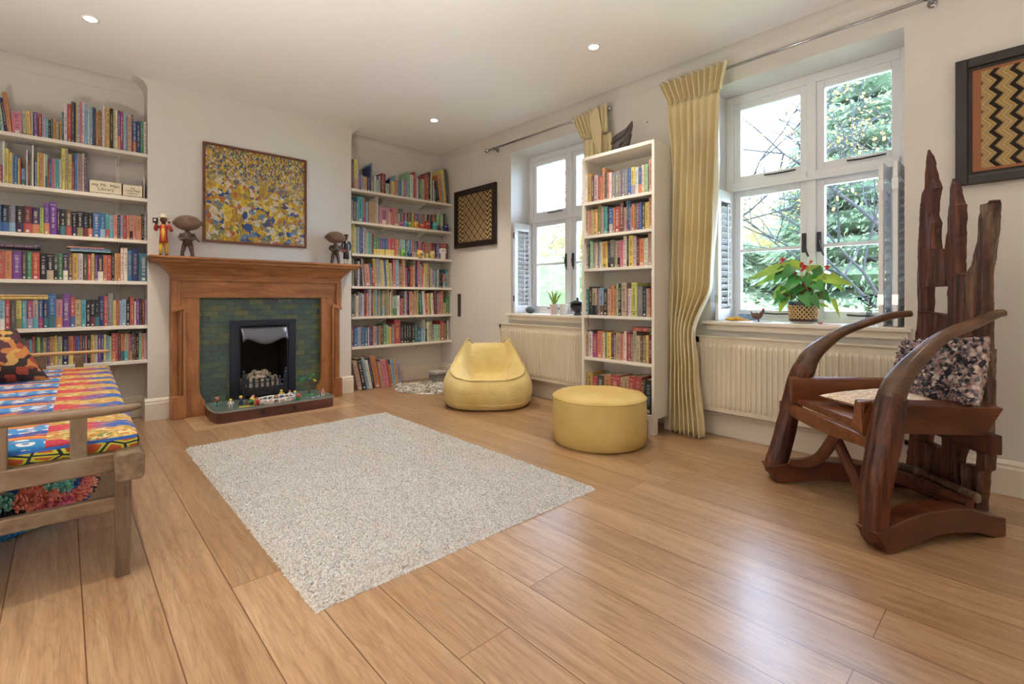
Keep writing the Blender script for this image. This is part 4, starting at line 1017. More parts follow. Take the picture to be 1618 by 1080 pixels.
for k, s_ in ((0.35, 1.01), (0.7, 0.955), (0.93, 0.905)): 
    rg = []
    for j in range(nu):
        q = 2 * pi * j / nu; x, y = bag_r(q) * cos(q), bag_r(q) * sin(q)
        sh = 1 - 0.13 * k * sm(0.0, 0.3, y)        # the back leans in as it rises
        rg.append((x * s_ * (1 - 0.10 * k * sm(0.0, 0.35, y)), y * s_ * sh, edge_z(k)(x, y)))
    rings.append(rg)
last = rings[-1]
for t_ in (0.97, 0.90, 0.8, 0.7, 0.6, 0.5, 0.4, 0.3, 0.2, 0.1, 0.03):
    rg = []
    for (x, y, z) in last:
        X, Y = x * t_, y * t_
        rg.append((X, Y, bag_h(X / 0.92, Y / 0.90) * (1 if t_ < 0.95 else 1.0) - 0.004 + 0.006 * nz3(X * 14, Y * 14, 1)))
    rings.append(rg)
def lean_in(p):
    k = max(0.0, p[2] - 0.24)
    wr = 0.007 * nz3(p[0] * 9, p[1] * 9, p[2] * 16) + 0.004 * nz3(p[0] * 24, p[1] * 24, p[2] * 30)
    return (p[0] * (1 - 0.82 * k) + wr, p[1] * (1 - 0.30 * k) - wr, p[2] + (0.5 * wr if p[2] > 0.05 else 0))
rings = [[lean_in(p) for p in rg] for rg in rings]; last = [lean_in(p) for p in last]
b = MB(); vs = [p for rg in rings for p in rg]; k_ = len(rings)
fs_ = [(i * nu + j, i * nu + (j + 1) % nu, (i + 1) * nu + (j + 1) % nu, (i + 1) * nu + j) for i in range(k_ - 1) for j in range(nu)]
fs_ += [tuple(range(nu))[::-1], tuple(range((k_ - 1) * nu, k_ * nu))]
b.add(vs, fs_); b.build('bag', M_BAG, bb, smooth=True, sub=1)
rim = [(x * 1.004, y * 1.004, z + 0.006) for x, y, z in last[::2]]; rim.append(rim[0])
MB().tube(rim, 0.0055, 6).build('piping', M_BAG, bb, smooth=True)
base = [(x * 1.012, y * 1.012, 0.055) for x, y, z in rings[2][::2]]; base.append(base[0])
MB().tube(base, 0.004, 6).build('base_seam', M_BAG, bb, smooth=True)

pf = thing('pouf', 'round pale yellow drum pouf on the floor in front of the white bookcase', 'pouf', (2.665, 2.000, 0))
n = NT('yellow_linen'); wf = n.noise(n.coord('Object', (120, 120, 420)), 1.0, 2)
n.base(n.ramp(n.noise(n.coord('Object'), 4, 2), [(0.3, hx('CBAD62')), (0.7, hx('D8BE7C'))])); n.set(Roughness=0.85); n.bump(wf, 0.25, 0.003)
R = 0.312
pr = [(R * 0.94, 0.0), (R * 0.99, 0.012), (R * 1.01, 0.10), (R * 1.012, 0.2), (R * 0.995, 0.296), (R * 0.985, 0.306), (R * 0.96, 0.316), (R * 0.7, 0.330), (R * 0.35, 0.335), (0.003, 0.331)]
b = MB(); nn = 72; vs = []
for r, z in pr:
    for j in range(nn):
        q = 2 * pi * j / nn; wv2 = 0.005 * nz3(cos(q) * 3, sin(q) * 3, z * 9)
        vs.append(((r + wv2) * cos(q), (r + wv2) * sin(q), z + (0.008 * nz3(cos(q) * r * 9, sin(q) * r * 9, 2) if z > 0.3 else 0)))
k_ = len(pr); fs_ = [(i * nn + j, i * nn + (j + 1) % nn, (i + 1) * nn + (j + 1) % nn, (i + 1) * nn + j) for i in range(k_ - 1) for j in range(nn)] + [tuple(range(nn))[::-1], tuple(range((k_ - 1) * nn, k_ * nn))]
b.add(vs, fs_); b.build('body', n.m, pf, smooth=True)
MB().tube([((R * 0.997) * cos(2 * pi * j / 48), (R * 0.997) * sin(2 * pi * j / 48), 0.300) for j in range(49)], 0.0045, 6).build('piping', n.m, pf, smooth=True)

# ------------------------------------------------------------------ carved chair
M_CH = driftwood('dark_driftwood', '1C0C08', '48200F', '6E3820')
M_CHo = wood('dark_carved_timber', '26110A', '5A2B1A', axis=2, rough=0.48, fine=30, long=3.0, bump=0.6, coat=0.06)
M_CH2 = driftwood('weathered_driftwood', '20120D', '4A2A1C', '6C4630', '8A7A66')
M_CH2o = wood('weathered_carved_timber', '2C1B15', '5E3828', axis=2, rough=0.5, fine=30, long=3.0, bump=0.6, coat=0.05, wear='5E4A34')
M_CHX = wood('reddish_carved_timber', '3A1A0F', '743C22', axis=0, rough=0.36, fine=34, long=3.0, bump=0.4, coat=0.25)
M_CHB = wood('orange_brown_planks', '5E2F1A', '8E5432', axis=0, rough=0.36, fine=34, long=3.0, bump=0.25, coat=0.25)
M_ARM = wood('worn_branch_timber', '3E2518', '7A5538', axis=0, rough=0.38, fine=24, long=4.0, bump=0.5, coat=0.2)
ch = thing('carved_chair', 'rustic armchair carved from dark driftwood with tall jagged back planks', 'chair', (2.28, 0.414, 0), math.atan2(-0.735, 0.678))
# local x = t (front to back), y = s (near arm to far arm)
P1 = [(0.7, 0.0), (0.693, 0.097), (0.673, 0.276), (0.649, 0.709), (0.631, 0.898), (0.625, 1.19), (0.611, 1.431), (0.596, 1.504), (0.577, 1.574), (0.554, 1.689), (0.533, 1.666), (0.518, 1.619), (0.504, 1.54), (0.476, 1.494), (0.494, 1.442), (0.497, 1.37), (0.476, 1.327), (0.48, 1.256), (0.473, 1.197), (0.439, 1.197), (0.438, 1.019), (0.559, 1.02), (0.562, 0.897), (0.438, 0.888), (0.446, 0.583), (0.457, 0.326), (0.56, 0.30), (0.575, 0.229), (0.465, 0.255), (0.479, 0.0)]
P2 = [(0.479, 0.0), (0.465, 0.282), (0.446, 0.583), (0.439, 0.888), (0.443, 1.199), (0.436, 1.256), (0.426, 1.395), (0.416, 1.48), (0.4, 1.511), (0.368, 1.482), (0.349, 1.391), (0.338, 1.386), (0.344, 1.202), (0.344, 1.108), (0.34, 0.742), (0.359, 0.598), (0.353, 0.304), (0.376, 0.231), (0.366, 0.0)]
P3 = [(0.366, 0.0), (0.376, 0.223), (0.285, 0.238), (0.285, 0.309), (0.353, 0.304), (0.346, 0.487), (0.307, 0.513), (0.254, 0.524), (0.251, 0.589), (0.27, 0.722), (0.295, 0.75), (0.353, 0.752), (0.346, 1.052), (0.332, 1.074), (0.31, 1.106), (0.293, 1.207), (0.276, 1.321), (0.264, 1.365), (0.236, 1.359), (0.233, 1.374), (0.177, 1.375), (0.185, 1.233), (0.204, 1.099), (0.2, 0.896), (0.2, 0.523), (0.196, 0.429), (0.198, 0.289), (0.213, 0.212), (0.233, 0.0)]
def rough_outline(P, seed, step=0.045, j=0.003):
    r = random.Random(seed); out = []
    for (a, b_), (c_, d_) in zip(P, P[1:] + P[:1]):
        L = math.hypot(c_ - a, d_ - b_); k = max(1, int(L / step))
        for i in range(k):
            t = i / k; q = r.uniform(-j, j) if 0 < i else 0
            nx_, ny_ = -(d_ - b_) / (L + 1e-9), (c_ - a) / (L + 1e-9)
            out.append((a + (c_ - a) * t + nx_ * q, max(0, b_ + (d_ - b_) * t + ny_ * q)))
    return out
def span(P, z):
    ys = []
    for (a, za), (c, zb) in zip(P, P[1:] + P[:1]):
        if (za - z) * (zb - z) < 0: ys.append(a + (c - a) * (z - za) / (zb - za))
    return (max(ys), min(ys)) if len(ys) > 1 else None
def plank(P, xf, th, seed, mat, rag, free):
    """one back plank lofted through its outline, grooved along the grain"""
    top = max(z for _, z in P); zs = set()
    k = int(top / 0.011)
    for i in range(k): zs.add(0.0005 + (top - 0.003) * i / k)
    for _, z in P:
        for e in (-0.0015, 0.0015):
            if 0.0005 < z + e < top - 0.001: zs.add(z + e)
    zs = sorted(zs); nf, rows = 22, []
    for z in zs:
        sp = span(P, z)
        if not sp: continue
        hi_, lo_ = sp
        e1 = rag * nz3(seed * 5, 1, z * 26) + rag * 0.5 * nz3(seed, 4, z * 80); e2 = rag * nz3(seed * 3, 9, z * 26) + rag * 0.5 * nz3(seed, 7, z * 80)
        if z > free: lo_ += min(th * 0.9, 0.30 * (hi_ - lo_))
        hi_ += e1; lo_ += e2; w_ = max(0.010, hi_ - lo_); row = []
        tk = th * min(1.0, 0.25 + w_ / 0.09)
        for i in range(nf + 1):
            u = i / nf; y = hi_ - w_ * u; ed_ = min(u, 1 - u) * w_
            rnd = 0.012 * (1 - min(1, ed_ / 0.014)) ** 2
            gr = 0.010 * nz3(y * 30, seed, z * 2.6) + 0.0045 * nz3(y * 95, seed + 3, z * 7) - 0.012 * max(0, nz3(y * 22, seed + 9, z * 1.7) - 0.25)
            row.append((xf - gr + rnd, y, z))
        for i in range(7):
            u = i / 6; row.append((xf + tk, lo_ + w_ * (0.03 + 0.94 * u), z))
        rows.append(row)
    m = len(rows[0]); b = MB(); vs = [p for r_ in rows for p in r_]
    fs = [(i * m + j, i * m + (j + 1) % m, (i + 1) * m + (j + 1) % m, (i + 1) * m + j) for i in range(len(rows) - 1) for j in range(m)]
    fs += [tuple(range(m))[::-1], tuple(range((len(rows) - 1) * m, len(rows) * m))]
    b.add(vs, fs); return b.build('back_plank', mat, ch)
plank(P1, 0.600, 0.044, 1, M_CH, 0.004, 1.2); plank(P2, 0.592, 0.046, 2, M_CH, 0.004, 1.07); plank(P3, 0.597, 0.044, 3, M_CH2, 0.004, -1)
# arms that run down into the front legs
NA = [(0.001, 0.003, 0.040, 0.037), (0.001, 0.003, 0.092, 0.042), (0.005, 0.015, 0.261, 0.049), (0.015, 0.047, 0.405, 0.054), (0.021, 0.064, 0.502, 0.050), (0.027, 0.082, 0.574, 0.046), (0.041, 0.127, 0.656, 0.040), (0.077, 0.238, 0.749, 0.031), (0.101, 0.312, 0.798, 0.026), (0.129, 0.4, 0.834, 0.023), (0.158, 0.491, 0.861, 0.02), (0.192, 0.600, 0.897, 0.017), (0.198, 0.640, 0.904, 0.014)]
FA = [(0.709, -0.05, 0.045, 0.045), (0.708, -0.044, 0.096, 0.049), (0.707, -0.013, 0.188, 0.046), (0.706, 0.029, 0.36, 0.044), (0.705, 0.073, 0.532, 0.048), (0.704, 0.105, 0.599, 0.050), (0.703, 0.124, 0.643, 0.047), (0.702, 0.161, 0.691, 0.040), (0.701, 0.221, 0.741, 0.032), (0.699, 0.29, 0.788, 0.025), (0.696, 0.404, 0.835, 0.022), (0.692, 0.517, 0.871, 0.019), (0.689, 0.62, 0.885, 0.017)]
for A_, sd in ((NA, 1), (FA, 2)):
    q = smooth_path([(t, s, z, r) for s, t, z, r in A_], 5)
    leg = [p for p in q if p[2] <= 0.60]; arm = [p for p in q if p[2] >= 0.57]
    for part, nm_, m_, jit in ((leg, 'leg', M_CH, 0.0075), (arm, 'armrest', M_ARM, 0.0022)):
        part = smooth_path(part, 3); N_ = 40; b = MB(); b.tube([p[:3] for p in part], [p[3] for p in part], N_)
        nv_ = len(part); acc = 0.0
        for i in range(nv_):
            c_ = Vector(part[i][:3]); acc += (c_ - Vector(part[max(0, i - 1)][:3])).length
            for j in range(N_):
                q_ = 2 * pi * j / N_; p = Vector(b.v[i * N_ + j]); d_ = p - c_
                g_ = nz3(cos(q_) * 2.6 + sd * 9, sin(q_) * 2.6, acc * 3.0) + 0.7 * nz3(cos(q_) * 7 + sd, sin(q_) * 7, acc * 8.0)
                b.v[i * N_ + j] = tuple(p + d_.normalized() * jit * g_)
        b.build(nm_, m_, ch, smooth=True)
# arched runners
def in_plane(pts, P, Q, w0, w1, nm_, mat):
    """pts (s,t,z) lie on the vertical plane P..Q ; extruded from w0 to w1 across it"""
    px_, py_ = Q[1] - P[1], Q[0] - P[0]; L = math.hypot(px_, py_); d_ = (px_ / L, py_ / L); nrm = (-d_[1], d_[0])
    out = rough_outline([((t - P[1]) * d_[0] + (s - P[0]) * d_[1], max(0.0, z)) for s, t, z in pts], 5, 0.03, 0.002)
    MB().prism(out, w0, w1, lambda a, b_, w_: (P[1] + d_[0] * a + nrm[0] * w_, P[0] + d_[1] * a + nrm[1] * w_, b_)).build(nm_, mat, ch, bevel=0.006)
NR = [(-0.012, -0.035, 0.085), (0.026, 0.079, 0.115), (0.058, 0.181, 0.138), (0.097, 0.302, 0.141), (0.136, 0.423, 0.128), (0.169, 0.524, 0.092), (0.19, 0.594, 0.075), (0.19, 0.594, 0.0), (0.172, 0.534, 0.0), (0.147, 0.455, 0.029), (0.106, 0.33, 0.046), (0.073, 0.226, 0.041), (0.047, 0.145, 0.023), (0.016, 0.049, 0.0), (0.006, 0.018, 0.0)]
FR = [(0.71, -0.10, 0.087), (0.709, -0.054, 0.0), (0.706, -0.01, 0.0), (0.705, 0.073, 0.015), (0.701, 0.199, 0.023), (0.697, 0.345, 0.018), (0.693, 0.502, 0.0), (0.69, 0.597, 0.0), (0.69, 0.597, 0.067), (0.693, 0.502, 0.096), (0.698, 0.302, 0.118), (0.703, 0.149, 0.120), (0.705, 0.073, 0.108), (0.707, 0.003, 0.104)]
in_plane(NR, (0, 0), (.2, .62), -0.045, 0.05, 'runner', M_CHX)
in_plane(FR, (.707, 0), (.69, .6), -0.05, 0.045, 'runner', M_CHX)
# seat: boards running back, side rails standing up, front apron
for i in range(4):
    s0 = 0.128 + i * 0.134
    sb = 0.236 if i == 0 else s0 + 0.0012
    MB().prism([(0.045, s0 + 0.0012), (0.59, sb), (0.59, s0 + 0.1328), (0.045, s0 + 0.1328)], 0.414, 0.452 - 0.003 * i, XY).build('seat_board', M_CHB, ch, bevel=0.003)
MB().prism([(0.79, 0.405), (0.79, 0.358), (0.6, 0.347), (0.453, 0.345), (0.288, 0.352), (0.06, 0.370), (0.06, 0.416), (0.4, 0.414)], 0.012, 0.046, YZ).build('apron', M_CHB, ch, bevel=0.004)
MB().prism([(0.660, 0.42), (0.650, 0.545), (0.668, 0.556), (0.690, 0.55), (0.688, 0.40)], 0.015, 0.585, YZ).build('side_rail', M_CHB, ch, bevel=0.004)
b = MB()
vs = [(0.0, 0.075, 0.425), (0.0, 0.135, 0.455), (0.008, 0.128, 0.553), (0.012, 0.076, 0.545)]
vs2 = [(0.545, 0.168, 0.400), (0.545, 0.228, 0.415), (0.60, 0.245, 0.530), (0.60, 0.150, 0.518)]
b.add(vs + vs2, [(3, 2, 1, 0), (4, 5, 6, 7), (0, 1, 5, 4), (1, 2, 6, 5), (2, 3, 7, 6), (3, 0, 4, 7)])
b.build('side_rail', M_CHX, ch, bevel=0.005)
b = MB(); b.add([(0.0, 0.068, 0.42), (0.04, 0.068, 0.42), (0.04, 0.140, 0.43), (0.0, 0.140, 0.43), (0.0, 0.082, 0.55), (0.05, 0.082, 0.555), (0.05, 0.112, 0.555), (0.0, 0.105, 0.55)], [(3, 2, 1, 0), (4, 5, 6, 7), (0, 1, 5, 4), (1, 2, 6, 5), (2, 3, 7, 6), (3, 0, 4, 7)])
b.build('rail_end_block', M_CHB, ch, bevel=0.004)
MB().box(0.54, 0.585, 0.14, 0.68, 0.33, 0.41).build('rear_apron', M_CH, ch, bevel=0.005)
for nm_, pts, m_ in (('brace', [(0.06, 0.34, 0.362, 0.026), (0.06, 0.40, 0.28, 0.028), (0.055, 0.48, 0.195, 0.027), (0.04, 0.58, 0.135, 0.024), (0.02, 0.66, 0.11, 0.02)], M_CHX),
                     ('brace', [(0.075, 0.405, 0.352, 0.026), (0.085, 0.305, 0.23, 0.025), (0.09, 0.21, 0.14, 0.025), (0.085, 0.085, 0.112, 0.024)], M_CHX),
                     ('stretcher', [(0.52, 0.69, 0.10, 0.024), (0.53, 0.52, 0.125, 0.026), (0.53, 0.388, 0.13, 0.023), (0.53, 0.19, 0.135, 0.022)], M_CH2),
                     ('stretcher', [(0.45, 0.69, 0.07, 0.036), (0.47, 0.5, 0.095, 0.036), (0.49, 0.366, 0.10, 0.032), (0.50, 0.19, 0.11, 0.024)], M_CH)):
    q = smooth_path(pts, 5); b = MB(); b.tube([p[:3] for p in q], [p[3] for p in q], 8, flat=0.8); b.build(nm_, m_, ch)

# cushions on the chair
def pillow_mesh(w, h, th, nu_=36, nv_=28, puff=0.5, pinch=0.06, fn=None):
    b = MB()
    for s in (-1, 1):
        def f(u, v, s=s):
            a, c_ = 2 * u - 1, 2 * v - 1
            k = (max(0, 1 - abs(a) ** 2.2) ** puff) * (max(0, 1 - abs(c_) ** 2.2) ** puff)
            x = a * w / 2 * (1 - pinch * (1 - c_ * c_)); z = c_ * h / 2 * (1 - pinch * (1 - a * a))
            d_ = fn(x, z, s) * k if fn else 0
            return (x, s * (th / 2 * k + d_), z)
        b.grid(nu_, nv_, f)
    return b
n = NT('tufted_rag_cushion'); V = n.coord('Object')
vo = n.n('TexVoronoi'); n.t.links.new(V, vo.inputs['Vector']); vo.inputs['Scale'].default_value = 62
c = n.ramp(n.xyz(vo.outputs['Color'])[0], [(0, hx('3A3548')), (0.18, hx('B89A96')), (0.38, hx('6A6E7A')), (0.50, hx('DCCBC4')), (0.72, hx('3E3E3A')), (0.82, hx('A88C92'))], 'CONSTANT')
c = n.mix(0.6, c, n.ramp(vo.outputs['Distance'], [(0.0, (1.1, 1.1, 1.1)), (0.7, (0.35, 0.35, 0.35))]), 'MULTIPLY')
n.base(c); n.set(Roughness=0.9)
cu = thing('cushion', 'dark mottled tufted rag cushion leaning against the carved chair back', 'cushion', (2.28, 0.414, 0), math.atan2(-0.735, 0.678))
b = pillow_mesh(0.46, 0.29, 0.12, 90, 60, 0.42, 0.05, lambda x, z, s: 0.014 * (1 + nz3(x * 55, z * 55, s * 3)) + 0.010 * nz3(x * 110, z * 110, s))
b.v = [tuple(Matrix.Translation((0.495, 0.345, 0.645)) @ Matrix.Rotation(radians(-7), 4, 'X') @ Matrix.Rotation(radians(14), 4, 'Y') @ Vector((y, x, z))) for x, y, z in b.v]
b.build('cover', n.m, cu, smooth=True)
b = MB(); M_TUFT = n.m; r = random.Random(8)
for k in range(520):
    x = r.uniform(-0.215, 0.215); z = r.uniform(-0.13, 0.13)
    kx = (1 - abs(x / 0.23) ** 2.2) ** 0.42 * (1 - abs(z / 0.145) ** 2.2) ** 0.42
    p = Matrix.Translation((0.495, 0.345, 0.645)) @ Matrix.Rotation(radians(-7), 4, 'X') @ Matrix.Rotation(radians(14), 4, 'Y') @ Vector((-(0.058 * kx + 0.010), x, z))
    a = r.uniform(0, 2 * pi); l = r.uniform(0.012, 0.02)
    b.tube([tuple(p + Vector((0.01, 0, 0))), tuple(p + Vector((-0.008, l * 0.4 * cos(a), l * 0.4 * sin(a)))), tuple(p + Vector((-0.006, l * cos(a), l * sin(a))))], [0.004, 0.0055, 0.003], 4)
b.build('rag_tufts', M_TUFT, cu)
n = NT('cream_brocade'); f = n.noise(n.coord('Object'), 38, 3, 0.6, 1.2)
n.base(n.ramp(f, [(0.42, hx('C9A98C')), (0.52, hx('E3D0BC')), (0.7, hx('EADCCB'))])); n.set(Roughness=0.7); n.bump(f, 0.3, 0.002)
sc = thing('seat_cushion', 'flat cream patterned cushion lying on the carved chair seat', 'cushion', (2.28, 0.414, 0), math.atan2(-0.735, 0.678))
b = pillow_mesh(0.42, 0.40, 0.075, 40, 36, 0.5, 0.03, lambda x, z, s: 0.003 * nz3(x * 25, z * 25, s))
b.v = [tuple(Matrix.Translation((0.335, 0.395, 0.492)) @ Matrix.Rotation(radians(14), 4, 'Z') @ Matrix.Rotation(radians(-2), 4, 'Y') @ Vector((x, z, y))) for x, y, z in b.v]
b.build('cover', n.m, sc, smooth=True)

# ------------------------------------------------------------------ long wooden daybed at the left
M_BN = wood('greyed_elm', '5C4633', '8E745A', axis=0, rough=0.5, fine=34, long=2.5, bump=0.5, wear='7A6A56')
M_BNZ = wood('greyed_elm_upright', '523E2E', '826A50', axis=2, rough=0.5, fine=34, long=2.5, bump=0.5, wear='756550')
M_BNY = wood('greyed_elm_long', '5E4A38', '917A5E', axis=1, rough=0.5, fine=34, long=2.5, bump=0.5)
M_BNL = wood('pale_elm_rail', 'A57C4C', 'CFA674', axis=0, rough=0.45, fine=34, long=2.5, bump=0.2)
bn = thing('daybed', 'long weathered elm daybed with low end rails along the left wall', 'bench', (0.155, 2.15, 0), -radians(1.1))
BL = 2.30      # length; local x to the left is negative
for y_ in (0.0, BL):
    for x_ in (0.0, -0.78):
        b = MB(); b.add([(x_ - 0.022, y_ - 0.0, 0), (x_ + 0.018, y_ - 0.0, 0), (x_ + 0.018, y_ + 0.05, 0), (x_ - 0.022, y_ + 0.05, 0), (x_ - 0.026, y_, 0.43), (x_ + 0.022, y_, 0.43), (x_ + 0.022, y_ + 0.05, 0.43), (x_ - 0.026, y_ + 0.05, 0.43)], [(3, 2, 1, 0), (4, 5, 6, 7), (0, 1, 5, 4), (1, 2, 6, 5), (2, 3, 7, 6), (3, 0, 4, 7)])
        l_ = b.build('leg', M_BNZ, bn, bevel=0.004)
        if x_ == 0.0 and y_ == 0.0: MB().box(0.0, 0.012, -0.010, 0.0, 0.275, 0.315).build('peg', M_BNZ, l_, bevel=0.003)
    MB().box(-0.80, -0.02, y_ + 0.004, y_ + 0.046, 0.368, 0.432).build('end_rail', M_BN, bn, bevel=0.004)
    MB().box(-0.80, -0.02, y_ + 0.008, y_ + 0.040, 0.232, 0.280).build('stretcher', M_BN, bn, bevel=0.004)
    m_ = M_BN if y_ == 0 else M_BNL
    for x_ in (-0.305, -0.118, -0.55):
        MB().box(x_ - 0.022, x_ + 0.022, y_ + 0.010, y_ + 0.040, 0.43, 0.566).build('rail_post', M_BNZ, bn, bevel=0.003)
    q = smooth_path([(-0.82, 0.585, 0.018), (-0.5, 0.583, 0.019), (-0.15, 0.578, 0.018), (0.0, 0.578, 0.015), (0.05, 0.582, 0.008)] if y_ == 0 else [(-0.82, 0.588, 0.014), (-0.3, 0.586, 0.014), (0.0, 0.586, 0.012), (0.04, 0.587, 0.008)], 4)
    MB().tube([(p[0], y_ + 0.025, p[1]) for p in q], [p[2] for p in q], 10, flat=1.25).build('arm_rail', m_, bn, smooth=True)
MB().prism([(-0.018, 0.342), (0.044, 0.340), (0.054, 0.350), (0.056, 0.424), (0.044, 0.436), (-0.020, 0.434), (-0.028, 0.424), (-0.027, 0.352)], -0.045, BL + 0.09, XZ).build('front_beam', M_BNY, bn, bevel=0.005, seg=2)
MB().box(-0.82, -0.76, -0.03, BL + 0.08, 0.36, 0.43).build('rear_beam', M_BNY, bn, bevel=0.006)
MB().box(-0.78, -0.02, 0.04, BL, 0.385, 0.40).build('seat_slats', M_BNY, bn)
# patterned mattress
n = NT('wax_print_patchwork'); V = n.coord('Object'); P = n.xyz(V)
x, y, z = P[0], P[1], P[2]
nzv = n.noise(n.coord('Object', (2.5, 1, 1)), 2.2, 3)
yw = n.math('ADD', n.math('ADD', y, n.math('MULTIPLY', nzv, 0.16)), n.math('MULTIPLY', x, 0.25))
fr_ = n.math('FRACT', n.math('DIVIDE', n.math('ADD', yw, 4.0), 0.235))
speck = n.n('TexVoronoi'); n.t.links.new(n.coord('Object', (1, 1.6, 1)), speck.inputs['Vector']); speck.inputs['Scale'].default_value = 70
spk = n.ramp(n.xyz(speck.outputs['Color'])[0], [(0, hx('D8B24A')), (0.28, hx('C9743A')), (0.44, hx('E0CE92')), (0.66, hx('C0944A')), (0.82, hx('8A8A4E'))], 'CONSTANT')
# block B: blue/red leaf streaks over speckle
bB = n.mix(n.math('LESS_THAN', fr_, 0.47), spk, n.ramp(n.math('ADD', x, n.math('MULTIPLY', nzv, 0.3)), [(0.0, hx('C63A4A')), (0.04, hx('C63A4A')), (0.14, hx('2E5FA6')), (0.4, hx('2E5FA6'))]))
ov = n.n('TexVoronoi'); n.t.links.new(n.comb(n.math('MULTIPLY', x, 15.0), n.math('MULTIPLY', yw, 26.0), 0.0), ov.inputs['Vector']); ov.inputs['Scale'].default_value = 1.0; ov.inputs['Randomness'].default_value = 0.35
oval = n.ramp(ov.outputs['Distance'], [(0.0, hx('2A78B8')), (0.16, hx('2A78B8')), (0.17, hx('F4F0E8')), (0.34, hx('F4F0E8')), (0.36, hx('2F8CC6'))], 'CONSTANT')
bA = n.ramp(fr_, [(0.0, hx('2E4F9A')), (0.12, hx('2E4F9A')), (0.13, (0, 0, 0)), (0.62, hx('D96A2E')), (0.72, hx('D9A63A')), (0.80, hx('C63A4A')), (0.86, hx('2E4F9A'))], 'CONSTANT')
bA = n.mix(n.math('MULTIPLY', n.math('GREATER_THAN', fr_, 0.13), n.math('LESS_THAN', fr_, 0.62)), bA, oval)
c = n.mix(n.math('GREATER_THAN', x, -0.20), bA, bB)
c = n.mix(n.math('LESS_THAN', x, -0.52), c, spk)
c = n.mix(n.math('GREATER_THAN', n.noise(n.coord('Object', (14, 60, 14)), 1.0, 3), 0.60), c, hx('D98A3A'))
# front edge: dark blue band and green line figures on orange
vo2 = n.n('TexVoronoi', feature='DISTANCE_TO_EDGE'); n.t.links.new(n.coord('Object', (16, 16, 24)), vo2.inputs['Vector']); vo2.inputs['Scale'].default_value = 1.0
sd_ = n.ramp(vo2.outputs['Distance'], [(0, hx('1F2430')), (0.05, hx('1F2430')), (0.06, hx('C9CB3E')), (0.16, hx('C9CB3E')), (0.18, hx('C4562C'))], 'CONSTANT')
sd_ = n.mix(n.math('GREATER_THAN', z, 0.466), sd_, hx('2C63B0'))
c = n.mix(n.math('LESS_THAN', z, 0.476), c, sd_)
c = n.mix(1.0, c, (0.80, 0.82, 0.86), 'MULTIPLY'); n.base(c); n.set(Roughness=0.85); n.bump(n.noise(V, 300, 2), 0.1, 0.001)
M_WAX = n.m
mt = thing('mattress', 'thin seat mattress in bright blue and orange patchwork print on the daybed', 'mattress', (0.155, 2.15, 0), -radians(1.1))
def mat_part(y0_, y1_, nm_):
    b = MB(); nx_, ny_ = 24, 40
    def top(u, v):
        x = -0.76 + 0.80 * u; y = y0_ + (y1_ - y0_) * v
        e = min(u, 1 - u) * 0.80; e2 = min(v, 1 - v) * (y1_ - y0_)
        k = sqrt(min(1, e / 0.025)) * sqrt(min(1, e2 / 0.025))
        return (x, y, 0.478 + 0.014 * k + 0.003 * nz3(x * 8, y * 8, 0) - (0.0))
    b.grid(nx_ * 2, ny_ * 2, top)
    x0_, x1_ = -0.76, 0.04
    b.grid(30, 4, lambda u, v: (x0_ + (x1_ - x0_) * u, y0_ - 0.006 * sin(pi * v), 0.432 + 0.047 * v))
    b.grid(30, 4, lambda u, v: (x1_ + 0.006 * sin(pi * v), y0_ + (y1_ - y0_) * u, 0.432 + 0.047 * v))
    b.grid(30, 4, lambda u, v: (x1_ - (x1_ - x0_) * u, y1_ + 0.006 * sin(pi * v), 0.432 + 0.047 * v))
    b.box(x0_ + 0.003, x1_ - 0.003, y0_ + 0.003, y1_ - 0.003, 0.4325, 0.472)
    b.build(nm_, M_WAX, mt, smooth=True)
mat_part(0.048, BL - 0.005, 'cover')
n = NT('orange_print_cushion'); vo = n.n('TexVoronoi', distance='CHEBYCHEV'); n.t.links.new(n.coord('Object'), vo.inputs['Vector']); vo.inputs['Scale'].default_value = 22
n.base(n.ramp(n.xyz(vo.outputs['Color'])[0], [(0, hx('B0703A')), (0.28, hx('2A1C1A')), (0.50, hx('8A3A28')), (0.66, hx('B8904E')), (0.84, hx('4A2430'))], 'CONSTANT')); n.set(Roughness=0.8)
b = pillow_mesh(0.40, 0.32, 0.12, 30, 30, 0.5, 0.05)
b.v = [tuple(Matrix.Rotation(radians(-22), 4, 'X') @ Vector((x - 0.45 * z, y, z))) for x, y, z in b.v]
o = b.build('cushion', n.m, smooth=True, loc=(-0.325, 3.92, 0.640)); tag(o, 'orange and black printed cushion on the far left of the daybed', 'cushion')

# rag pouf under the daybed
n = NT('rag_rug_pouf'); V = n.coord('Object')
vo = n.n('TexVoronoi', distance='MANHATTAN'); n.put(vo.inputs['Vector'], n.comb(n.xyz(n.coord('Object', (11, 11, 11)))[0], n.xyz(n.coord('Object', (11, 11, 11)))[1], n.xyz(n.coord('Object', (16, 16, 16)))[2])); vo.inputs['Scale'].default_value = 1.0
c = n.ramp(n.xyz(vo.outputs['Color'])[0], [(0, hx('E2836A')), (0.24, hx('E2836A')), (0.25, hx('2F7FBC')), (0.42, hx('2C2A36')), (0.54, hx('7CC0A6')), (0.66, hx('D96A7C')), (0.78, hx('2F5C9A')), (0.88, hx('E89C84'))], 'CONSTANT')
n.base(n.mix(0.35, c, n.ramp(n.noise(V, 40, 3), [(0.3, (0.55, 0.5, 0.5)), (0.7, (1.1, 1.1, 1.1))]), 'MULTIPLY')); n.set(Roughness=0.95)
rp_ = thing('rag_pouf', 'round shaggy multicoloured rag pouf tucked under the daybed', 'pouf', (-0.21, 3.02, 0))
b = MB(); r = random.Random(4)
